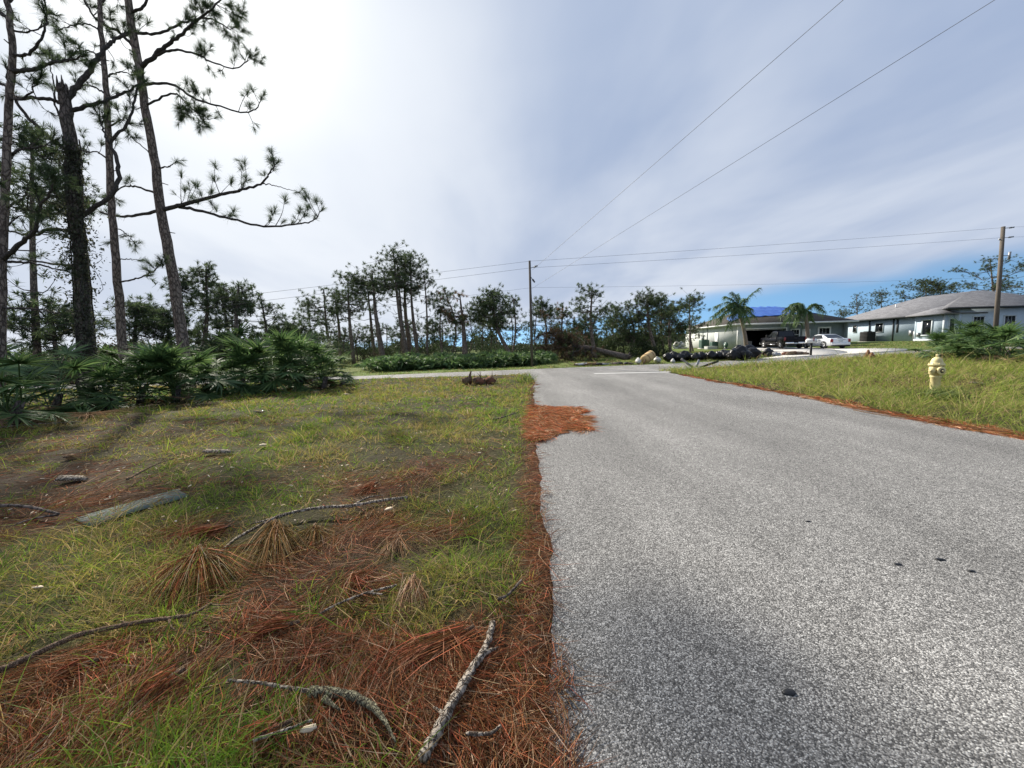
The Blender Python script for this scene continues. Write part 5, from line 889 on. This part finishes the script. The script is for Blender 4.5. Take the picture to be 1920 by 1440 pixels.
# ------------------------------------------------------------------ things lying on the lot
def stick(px, r0, r1, label, mat, lift=.03, twigs=(), nm='fallen_branch', cat='branch', jit=.1):
    P = np.array([gp(a_, b_) for a_, b_ in px]); P[:, 2] = gz(P[:, 0], P[:, 1]) + lift + .03 + np.linspace(r0, r1, len(P)) * .8; n = 8 * len(P); r0 *= .78; r1 *= .78; rng = np.random.default_rng(abs(int(px[0][0])) + 5); Q = smoothpts(P, n); Q[1:-1] += rng.normal(size=(n - 2, 3)) * r0 * .08; rad = np.linspace(r0, r1, n) * (1 + .16 * (vn(np.arange(n) * .6, np.zeros(n), int(abs(px[0][1]))) - .5)); base = Q[0] * [1, 1, 0]
    r = empty(nm, base, 0, label, cat, 'branches lying in the grass'); m = MB(); tube(m, Q, rad, 9, jit * .5, True, rng); m.build('stem', mat, r, org=base, smooth=True)
    for t in twigs:
        T = np.array([gp(a_, b_) for a_, b_ in t]); T[:, 2] = gz(T[:, 0], T[:, 1]) + .055; m = MB(); tube(m, smoothpts(T, 10), np.linspace(r1 * .8 + .002, .003, 10), 5, .05); m.build('twig', mat, r, org=base)
stick([(795, 1470), (840, 1375), (885, 1285), (912, 1235), (925, 1186)], .023, .017, 'thick flaky-barked stick lying by the road edge in the foreground', MAT['stick'], .01, [[(905, 1250), (935, 1235)], [(840, 1380), (815, 1365)]], jit=.36)
stick([(-20, 1295), (60, 1255), (150, 1215), (250, 1190), (320, 1182), (365, 1172), (398, 1150)], .017, .008, 'long smooth brown branch reaching in from the left foreground edge', MAT['stick2'], .02, [[(60, 1250), (10, 1272), (-10, 1290)], [(250, 1190), (228, 1182)], [(320, 1182), (322, 1195), (330, 1205)]])
stick([(408, 1062), (440, 1030), (480, 1005), (530, 985), (600, 970), (660, 962), (720, 948), (765, 940)], .012, .016, 'pale lichened branch crossing the grass in mid foreground', MAT['stick'], .02, [[(530, 985), (500, 990), (470, 995)], [(660, 962), (690, 945), (720, 938)]])
stick([(430, 1305), (480, 1308), (540, 1318), (590, 1330)], .006, .009, 'thin twig end left of the mossy stick', MAT['stick'], .02); stick([(585, 1330), (625, 1332), (665, 1345), (705, 1368)], .022, .016, 'stubby mossy stick with yellow lichen in the foreground', MAT['lichen'], .01, [[(700, 1365), (725, 1400), (745, 1440)], [(610, 1345), (640, 1372)]], jit=.25)
stick([(598, 1168), (640, 1145), (690, 1125), (745, 1113)], .006, .008, 'thin grey twig left of the pale needle tuft', MAT['stick'], .02, [[(690, 1125), (720, 1130)]])
stick([(-10, 962), (50, 963), (112, 974)], .018, .012, 'dark forked stick at the left edge beside the flat board', MAT['barkd'], .02, [[(112, 974), (60, 985), (20, 1000)]]); stick([(520, 925), (560, 932), (600, 936)], .006, .004, 'short twig above the pale lichened branch', MAT['stick2'])
stick([(925, 797), (945, 790), (968, 782)], .018, .01, 'short dark stick in the grass near the road edge', MAT['barkd'], .03); stick([(992, 797), (1010, 795), (1018, 797)], .02, .012, 'dark stick end poking onto the road from the needles', MAT['barkd'], .02); stick([(935, 1140), (955, 1128), (978, 1100)], .010, .007, 'curved dark twig among needles by the road edge', MAT['barkd'], .01); stick([(240, 915), (290, 890), (330, 875)], .012, .006, 'thin brown stick beyond the flat board', MAT['stick2']); stick([(875, 1418), (920, 1412), (940, 1395)], .008, .005, 'small twig right of the thick flaky stick', MAT['stick']); stick([(0, 812), (60, 806), (150, 800)], .015, .008, 'long dead stick under the left palmettos', MAT['stick'])
stick([(480, 1440), (520, 1425), (590, 1398)], .007, .005, 'straight grey stem at the bottom edge of the picture', MAT['stick']); stick([(1600, 775), (1640, 783), (1690, 791)], .012, .006, 'thin pale stick on the needles of the right verge', MAT['stick2'])
def slab():
    c = [gp(139, 972), gp(168, 987), gp(354, 929), gp(331, 917)]; c = np.array(c); n = 14; t = np.linspace(0, 1, n)[:, None]; A = c[1] * (1 - t) + c[2] * t; B = c[0] * (1 - t) + c[3] * t
    for q_ in (A, B): q_[:, 2] = gz(q_[:, 0], q_[:, 1]) + .016 + .004 * np.sin(t[:, 0] * 5)
    lowA, lowB = A - [0, 0, .008], B - [0, 0, .008]; v = np.concatenate([A, B, lowA, lowB]); i = np.arange(n - 1); qd = np.concatenate([np.stack([i, i + 1, i + n + 1, i + n], 1), np.stack([i + 2 * n, i + 3 * n, i + 3 * n + 1, i + 2 * n + 1], 1), np.stack([i, i + 2 * n, i + 2 * n + 1, i + 1], 1), np.stack([i + n, i + n + 1, i + 3 * n + 1, i + 3 * n], 1), [[0, n, 3 * n, 2 * n], [n - 1, 3 * n - 1, 4 * n - 1, 2 * n - 1]]]); base = c[0] * [1, 1, 0]
    o = MB().add(v, q=qd).build('flat_board', MAT['slab'], org=base); place(o, base); tag(o, 'long smooth grey-green board lying flat in the left grass', 'board')
slab()
def needle_fan(px, py, tx, ty, spread, n, size, label, cols, up=.3):
    p = gp(px, py); p[2] = float(gz(p[0], p[1])); e = gp(tx, ty); d = e - p; d[2] = 0; L0 = np.linalg.norm(d); d = nrm(d); rng = np.random.default_rng(int(px * 3 + py)); r = empty('needle_tuft', p, 0, label, 'needle tuft', 'dead pine needle tufts in the grass'); sd_ = np.cross(d, [0, 0, 1]); a_ = rng.normal(0, spread, n); dirs = nrm(np.cos(a_)[:, None] * d + np.sin(a_)[:, None] * sd_ + np.stack([0 * a_, 0 * a_, rng.uniform(.0, up, n)], 1)); c = np.array(cols)[rng.integers(0, len(cols), n)] * rng.uniform(.35, 1.1, (n, 1)); L0 *= .82; size *= .7; n = int(n * 1.0); a_ = a_[:n]; dirs = dirs[:n]; c = c[:n]
    m = MB(); o_ = np.tile([0, 0, size], (n, 1)) + rng.normal(size=(n, 3)) * [.02, .02, .015]; ribbons(m, o_, dirs, L0 * rng.uniform(.75, 1.15, n), .0032, np.stack([0 * a_, 0 * a_, -(size / L0) * rng.uniform(.75, 1.2, n) - dirs[:, 2] * .9], 1), c=c, rng=rng); m.build('needles', MAT['litter'], r)
    s = MB(); tube(s, [-d * .05 + [0, 0, size + .01], d * .04 + [0, 0, size]], [.009, .012], 7, .1, c=(.2, .15, .1)); s.build('twig_end', MAT['stick2'], r)
RDD = [(.38, .115, .048), (.45, .175, .075), (.29, .10, .04), (.22, .12, .045)]; TAN = [(.44, .29, .16), (.50, .36, .22), (.36, .19, .09)]; OLV = [(.26, .15, .05), (.33, .19, .07), (.20, .10, .035), (.15, .12, .04)]
needle_fan(378, 1058, 372, 1165, .40, 520, .12, 'big brown needle tuft standing like a brush in the left foreground', OLV + RDD[:2], .2); needle_fan(517, 1000, 505, 1110, .26, 300, .09, 'tall narrow olive tuft right of the brush-like tuft', OLV); needle_fan(590, 1000, 575, 1055, .5, 200, .06, 'smaller olive tuft under the pale lichened branch', OLV); needle_fan(776, 1106, 765, 1178, .24, 330, .07, 'pale tan needle tuft pointing up in the centre foreground', TAN); needle_fan(418, 998, 300, 1018, .16, 220, .05, 'flat rust-red tuft above the brush-like tuft', RDD); needle_fan(745, 1010, 715, 1060, .3, 160, .04, 'light tan tuft beside the bright grass clump', TAN)
needle_fan(318, 1295, 245, 1335, .45, 260, .05, 'star-shaped reddish tuft in the lower left', RDD); needle_fan(870, 1205, 640, 1320, .10, 420, .06, 'long red-brown swath of needles arching left of the thick stick', RDD); needle_fan(690, 1085, 620, 1120, .35, 240, .05, 'rust-red tuft above the thin grey twig', RDD); needle_fan(840, 1215, 905, 1290, .25, 180, .05, 'red-brown tuft arching down to the thick stick', RDD); needle_fan(160, 1262, 60, 1290, .25, 220, .05, 'dark red tuft under the long smooth branch', RDD); needle_fan(540, 1185, 440, 1200, .18, 240, .05, 'red-brown swath right of the long smooth branch tip', RDD); needle_fan(700, 915, 650, 935, .4, 160, .05, 'rusty tuft behind the pale lichened branch', RDD); needle_fan(170, 785, 172, 812, .4, 160, .14, 'dry straw-coloured tuft at the vine-wrapped trunk foot', TAN); needle_fan(520, 1400, 420, 1440, .35, 180, .05, 'red tuft at the bottom edge', RDD); needle_fan(130, 870, 160, 862, .5, 120, .06, 'pale dry tuft in the left shade', TAN)
def chip(px, py, s, label, mat, rz):
    p = gp(px, py); p[2] = float(gz(p[0], p[1])) + .05; rng = np.random.default_rng(int(px)); n = 9; a_ = np.arange(n) * 2 * math.pi / n; rr = s * rng.uniform(.6, 1.1, n); v = np.stack([np.cos(a_) * rr * 1.8, np.sin(a_) * rr * .7, rng.uniform(-.1, .1, n) * s], 1); v = np.vstack([v, v - [0, 0, .2 * s], [[0, 0, .15 * s]], [[0, 0, -.2 * s]]])
    o = MB().add(v, t=[(2 * n, i, (i + 1) % n) for i in range(n)] + [(2 * n + 1, n + (i + 1) % n, n + i) for i in range(n)], q=[(i, n + i, n + (i + 1) % n, (i + 1) % n) for i in range(n)]).build('bark_chip', mat); place(o, p); o.rotation_euler = (.1, .15, rz); tag(o, label, 'bark', 'chips and leaves in the grass')
for a_ in ((412, 857, .09, 'grey bark slab in the left clearing', MAT['stick'], .3), (487, 778, .08, 'dark lump of bark near the palmettos', MAT['barkd'], 1), (494, 843, .06, 'pale chip right of the grey bark slab', MAT['leafd'], 2), (583, 1405, .018, 'pale torn leaf in the bottom foreground', MAT['leafd'], .5), (728, 958, .03, 'tan bark chip beside the pale lichened branch', MAT['leafd'], 1.2), (75, 1117, .015, 'tiny yellow leaf in the left grass', MAT['leafd'], .4), (135, 908, .09, 'pale leaf heap in the left shade', MAT['stick'], .2), (650, 742, .05, 'pale chip in the far left grass', MAT['leafd'], .9), (882, 752, .05, 'small white chip in the grass before the brown heap', MAT['leafd'], 2.4), (1630, 745, .12, 'brown bark lump in the right verge', MAT['rust'], .6), (1790, 728, .16, 'pale grey bark strip beside the hydrant', MAT['stick'], .2), (1838, 722, .14, 'second grey bark strip beyond the hydrant', MAT['stick'], .1)): chip(*a_)
for i, (px, py, s, lb) in enumerate(((1480, 1303, .014, 'black tar lump on the near road'), (1683, 1061, .012, 'small dark spot on the right of the road'), (1762, 1052, .014, 'larger dark spot at the far right of the road'), (1822, 1074, .01, 'tiny dark spot nearest the right picture edge'), (1515, 980, .01, 'small dark spot in the middle of the road'))):
    p = gp(px, py); o = blob(MB(), (0, 0, 0), (s * 1.7, s, s * .35), 700 + i, 9, 6, .3).build('tar_lump', MAT['tar']); place(o, (p[0], p[1], .009 + s * .1)); tag(o, lb, 'tar lump', 'dark spots on the road')
def brown_heap():
    p = gp(898, 721); p[2] = float(gz(p[0], p[1])); r = empty('root_debris', p, 0, 'brown heap of torn roots and dead fronds in the far left grass', 'debris'); rng = np.random.default_rng(3)
    for k in range(9): blob(MB(), (rng.uniform(-.45, .4), rng.uniform(-.15, .15), rng.uniform(.05, .16)), (.16, .12, .12), 800 + k, 9, 6, .4).build('clod', MAT['rust'] if k % 2 else MAT['stick2'], r)
    m = MB()
    for k in range(26): a_ = np.array([rng.uniform(-.45, .5), rng.uniform(-.15, .1), .05]); d = nrm(rng.normal(size=3) * [1, .5, .6]); d[2] = abs(d[2]); tube(m, smoothpts([a_, a_ + d * .2 + rng.normal(size=3) * .05, a_ + d * .4], 6), np.linspace(.018, .005, 6), 5)
    tube(m, [(-.25, 0, .1), (-.28, 0, .3), (-.24, 0, .44)], [.06, .05, .02], 6, .2); m.build('roots', MAT['stick2'], r)
brown_heap()

# ------------------------------------------------------------------ grass, needle litter
def scatter(n, x0, x1, y0, y1, pw, rng):
    u = rng.random(n); a_ = 1 - pw; y = (y0 ** a_ + u * (y1 ** a_ - y0 ** a_)) ** (1 / a_); x = rng.uniform(x0, x1, n); return x, y
def fov(x, y, m=1.2): return (np.abs(x) < y * 1.36 + m)
def grass(name, label, x0, x1, y0, y1, n, pw, h0, h1, seed, cond, cols, wmin=.0035, tall=.06, per=9, cr=.03, wk=.0011):
    rng = np.random.default_rng(seed); x, y = scatter(n // per, x0, x1, y0, y1, pw, rng); ok = fov(x, y) & cond(x, y) & ~on_road(x, y, -.05); x, y = x[ok], y[ok]; g, b, e = maps(x, y); cl = vn(x * 5, y * 5, 77); keep = rng.random(len(x)) < np.clip(g, 0, 1) * (.3 + 1.0 * cl); x, y, g, cl = x[keep], y[keep], g[keep], cl[keep]
    k = len(x); vig = rng.gamma(5, .2, k); hue = rng.normal(size=k) * .13; cx, cy, g, cl, vig, hue = [np.repeat(a_, per) for a_ in (x, y, g, cl, vig, hue)]; n = len(cx); r_ = np.abs(rng.normal(size=n)) * cr * (1 + .05 * cy); th = rng.uniform(0, 6.283, n); x = cx + np.cos(th) * r_; y = cy + np.sin(th) * r_
    ok = ~on_road(x, y, -.04); x, y, g, cl, vig, hue, th, r_ = [a_[ok] for a_ in (x, y, g, cl, vig, hue, th, r_)]; n = len(x)
    z = gz(x, y) - .008; h = rng.uniform(h0, h1, n) * (.55 + .5 * g) * (.6 + .6 * cl) * vig; tl = rng.random(n) < tall; h = np.where(tl, h * 1.8, h)
    o_ = rng.uniform(.1, .75, n); d = np.stack([np.cos(th) * o_, np.sin(th) * o_, np.ones(n)], 1) + rng.normal(size=(n, 3)) * [.3, .3, 0]
    c = np.array(cols); pal = fbm(x * .9, y * .9, 91, 3); dry = rng.random(n); ci = np.clip((pal + hue + rng.normal(size=n) * .08) * len(c), 0, len(c) - 1).astype(int); cc = np.where((dry < .2)[:, None], np.array([[.38, .28, .14]]), c[ci]) * rng.uniform(.75, 1.25, (n, 1)); bd = d * [.5, .5, 0] + rng.normal(size=(n, 3)) * .2; bd[:, 2] = -rng.uniform(.05, .6, n)
    mb = MB(); ribbons(mb, np.stack([x, y, z], 1), d, h, np.maximum(wmin, wk * y) * rng.uniform(.6, 1.3, n), bd, c=cc, rng=rng); o = mb.build(name, MAT['grass']); tag(o, label, 'grass', kind='stuff')
GC = [(.125, .24, .022), (.165, .28, .026), (.20, .28, .034), (.28, .25, .055), (.32, .25, .09), (.155, .26, .026)]
grass('grass', 'patchy short grass of the left clearing', -17, 1, .7, 19, 520000, 1.25, .05, .13, 1, lambda x, y: (x < XL(y) + .02) & (y < YN(x) + .05), GC)
GR = [(.15, .235, .03), (.20, .29, .04), (.26, .31, .06), (.33, .32, .10), (.20, .28, .036), (.14, .22, .03)]
grass('verge_grass', 'tall rough grass of the right verge', 5, 34, 2.5, 24, 440000, 1.15, .13, .33, 2, lambda x, y: (x > XR(y) + .08 + .2 * vn(y * 1.5, y * 0, 8)) & (y < YN(x) + .05) & ~((y > YN(x) - .35 * vn(x, x * 0, 2))), GR, tall=.07, per=10, cr=.05, wk=.0009)
GL = [(.12, .18, .04), (.15, .21, .05), (.18, .20, .06)]
grass('far_grass', 'mown grass strips beyond the crossing street', -32, 44, 17, 44, 240000, 1.4, .05, .11, 3, lambda x, y: (y > YF(x) + .05) & ~drive_mask(x, y), GL, tall=.01, per=4, cr=.06)
def litter(name, label, n, x0, x1, y0, y1, pw, seed, cond, lift=.03, on=False, gain=1.0):
    rng = np.random.default_rng(seed); x, y = scatter(n, x0, x1, y0, y1, pw, rng); ok = fov(x, y) & cond(x, y); x, y = x[ok], y[ok]; g, b, e = maps(x, y); keep = rng.random(len(x)) < (np.clip(b, 0, 1) if not on else 1.0); x, y, b, e = x[keep], y[keep], b[keep], e[keep]; n = len(x)
    z = np.maximum(gz(x, y), .008) + rng.uniform(.002, lift, n) * (.5 + b); a_ = vn(x * 1.6, y * 1.6, 55) * 7 + rng.normal(size=n) * np.where(e > .1, 1.2, .55); d = np.stack([np.cos(a_), np.sin(a_), rng.normal(size=n) * .10], 1); c = np.array(RDD + RDD + TAN + [(.24, .13, .06)]); cc = c[rng.integers(0, len(c), n)] * rng.uniform(.15, 1.25, (n, 1)) * gain; bd = rng.normal(size=(n, 3)) * [.25, .25, .06]
    mb = MB(); ribbons(mb, np.stack([x, y, z], 1), d, rng.uniform(.10, .24, n) * np.where(e > .1, .8, 1), np.maximum(.0022, .0008 * y), bd, c=cc, rng=rng); o = mb.build(name, MAT['litter']); tag(o, label, 'pine needles', kind='stuff')
litter('needle_litter', 'red-brown pine needle litter over the left clearing and road edge', 300000, -12, 1, .8, 14, 1.7, 6, lambda x, y: (x < XL(y) - .01 + .13 * vn(y * 4.5, y * 0, 44) ** 2))
c0 = gp(1045, 792)
pp = [gp(*q_)[:2] for q_ in ((1000, 768), (1030, 764), (1060, 766), (1088, 768), (1092, 778), (1088, 788), (1098, 802), (1075, 808), (1040, 812), (1025, 825), (1000, 828))]
def inpoly(x, y, P):
    r = np.zeros(len(x), bool); n = len(P)
    for i in range(n):
        (xa, ya), (xb, yb) = P[i], P[(i + 1) % n]; r ^= ((ya > y) != (yb > y)) & (x < (xb - xa) * (y - ya) / (yb - ya + 1e-12) + xa)
    return r
px_ = np.array(pp)
litter('needle_patch', 'orange pine needle patch washed onto the road', 90000, px_[:, 0].min() - .1, px_[:, 0].max() + .05, px_[:, 1].min() - .05, px_[:, 1].max() + .1, 1.01, 8, lambda x, y: inpoly(x + (vn(x * 9, y * 9, 3) - .5) * .2 + RNG.normal(size=len(x)) * .035, y + (vn(x * 7, y * 7, 4) - .5) * .35 + RNG.normal(size=len(x)) * .07, pp), .03, True, 1.7)
litter('verge_needles', 'band of brown pine needles along the right road edge', 120000, 3.5, 10.5, 4, 14, 1.1, 9, lambda x, y: (x > XR(y) - .12 * vn(y * 2, y * 0, 6)) & (x < XR(y) + .10 + .42 * vn(y * 1.1 + 3, y * 0, 9) * (y < 10.5)), .03, True, 1.25)
def weeds():
    for (px, py, h, n, lb) in ((992, 712, .55, 40, 'tall dark weed tuft at the left corner of the junction'), (985, 718, .42, 50, 'bright grass tuft at the left corner of the junction'), (1754, 752, .42, 700, 'olive grass mound in front of the hydrant'), (1700, 748, .3, 120, 'grassy tuft left of the hydrant mound')):
        p = gp(px, py); p[2] = float(gz(p[0], p[1])); rng = np.random.default_rng(int(px)); m = MB(); ribbons(m, rng.normal(size=(n, 3)) * ([.12, .1, 0] if n < 500 else [.2, .12, 0]), nrm(rng.normal(size=(n, 3)) * [.5, .5, 0] + [0, 0, 1]), rng.uniform(.5, 1.1, n) * h, .014, np.stack([rng.normal(size=n) * .3, rng.normal(size=n) * .3, -rng.uniform(.1, .5, n)], 1), c=np.array((.13, .17, .05)) * rng.uniform(.6, 1.3, (n, 1)), rng=rng); o = m.build('grass_tuft', MAT['grass']); place(o, p); tag(o, lb, 'grass tuft', 'taller tufts')
weeds()

def bits():
    rng = np.random.default_rng(15); n = 2600; x, y = scatter(n, -12, 0, 2.6, 14, 1.0001, rng); ok = fov(x, y) & (x < XL(y) - .05); x, y = x[ok], y[ok]; n = len(x); a_ = rng.uniform(0, 6.28, n); c = np.array([(.50, .40, .28), (.36, .27, .18), (.16, .11, .08), (.58, .50, .38)])
    mb = MB(); ribbons(mb, np.stack([x, y, gz(x, y) + rng.uniform(.03, .06, n)], 1), np.stack([np.cos(a_), np.sin(a_), rng.normal(size=n) * .3], 1), rng.uniform(.015, .05, n), np.maximum(rng.uniform(.005, .012, n), .0011 * y), [0, 0, -.2], side=np.stack([-np.sin(a_), np.cos(a_), rng.normal(size=n) * .4], 1), c=c[rng.integers(0, 4, n)], rng=rng, mid=1.2); tag(mb.build('leaf_bits', MAT['litter']), 'pale dry leaf and bark bits strewn over the left clearing', 'leaf litter', kind='stuff')
bits()
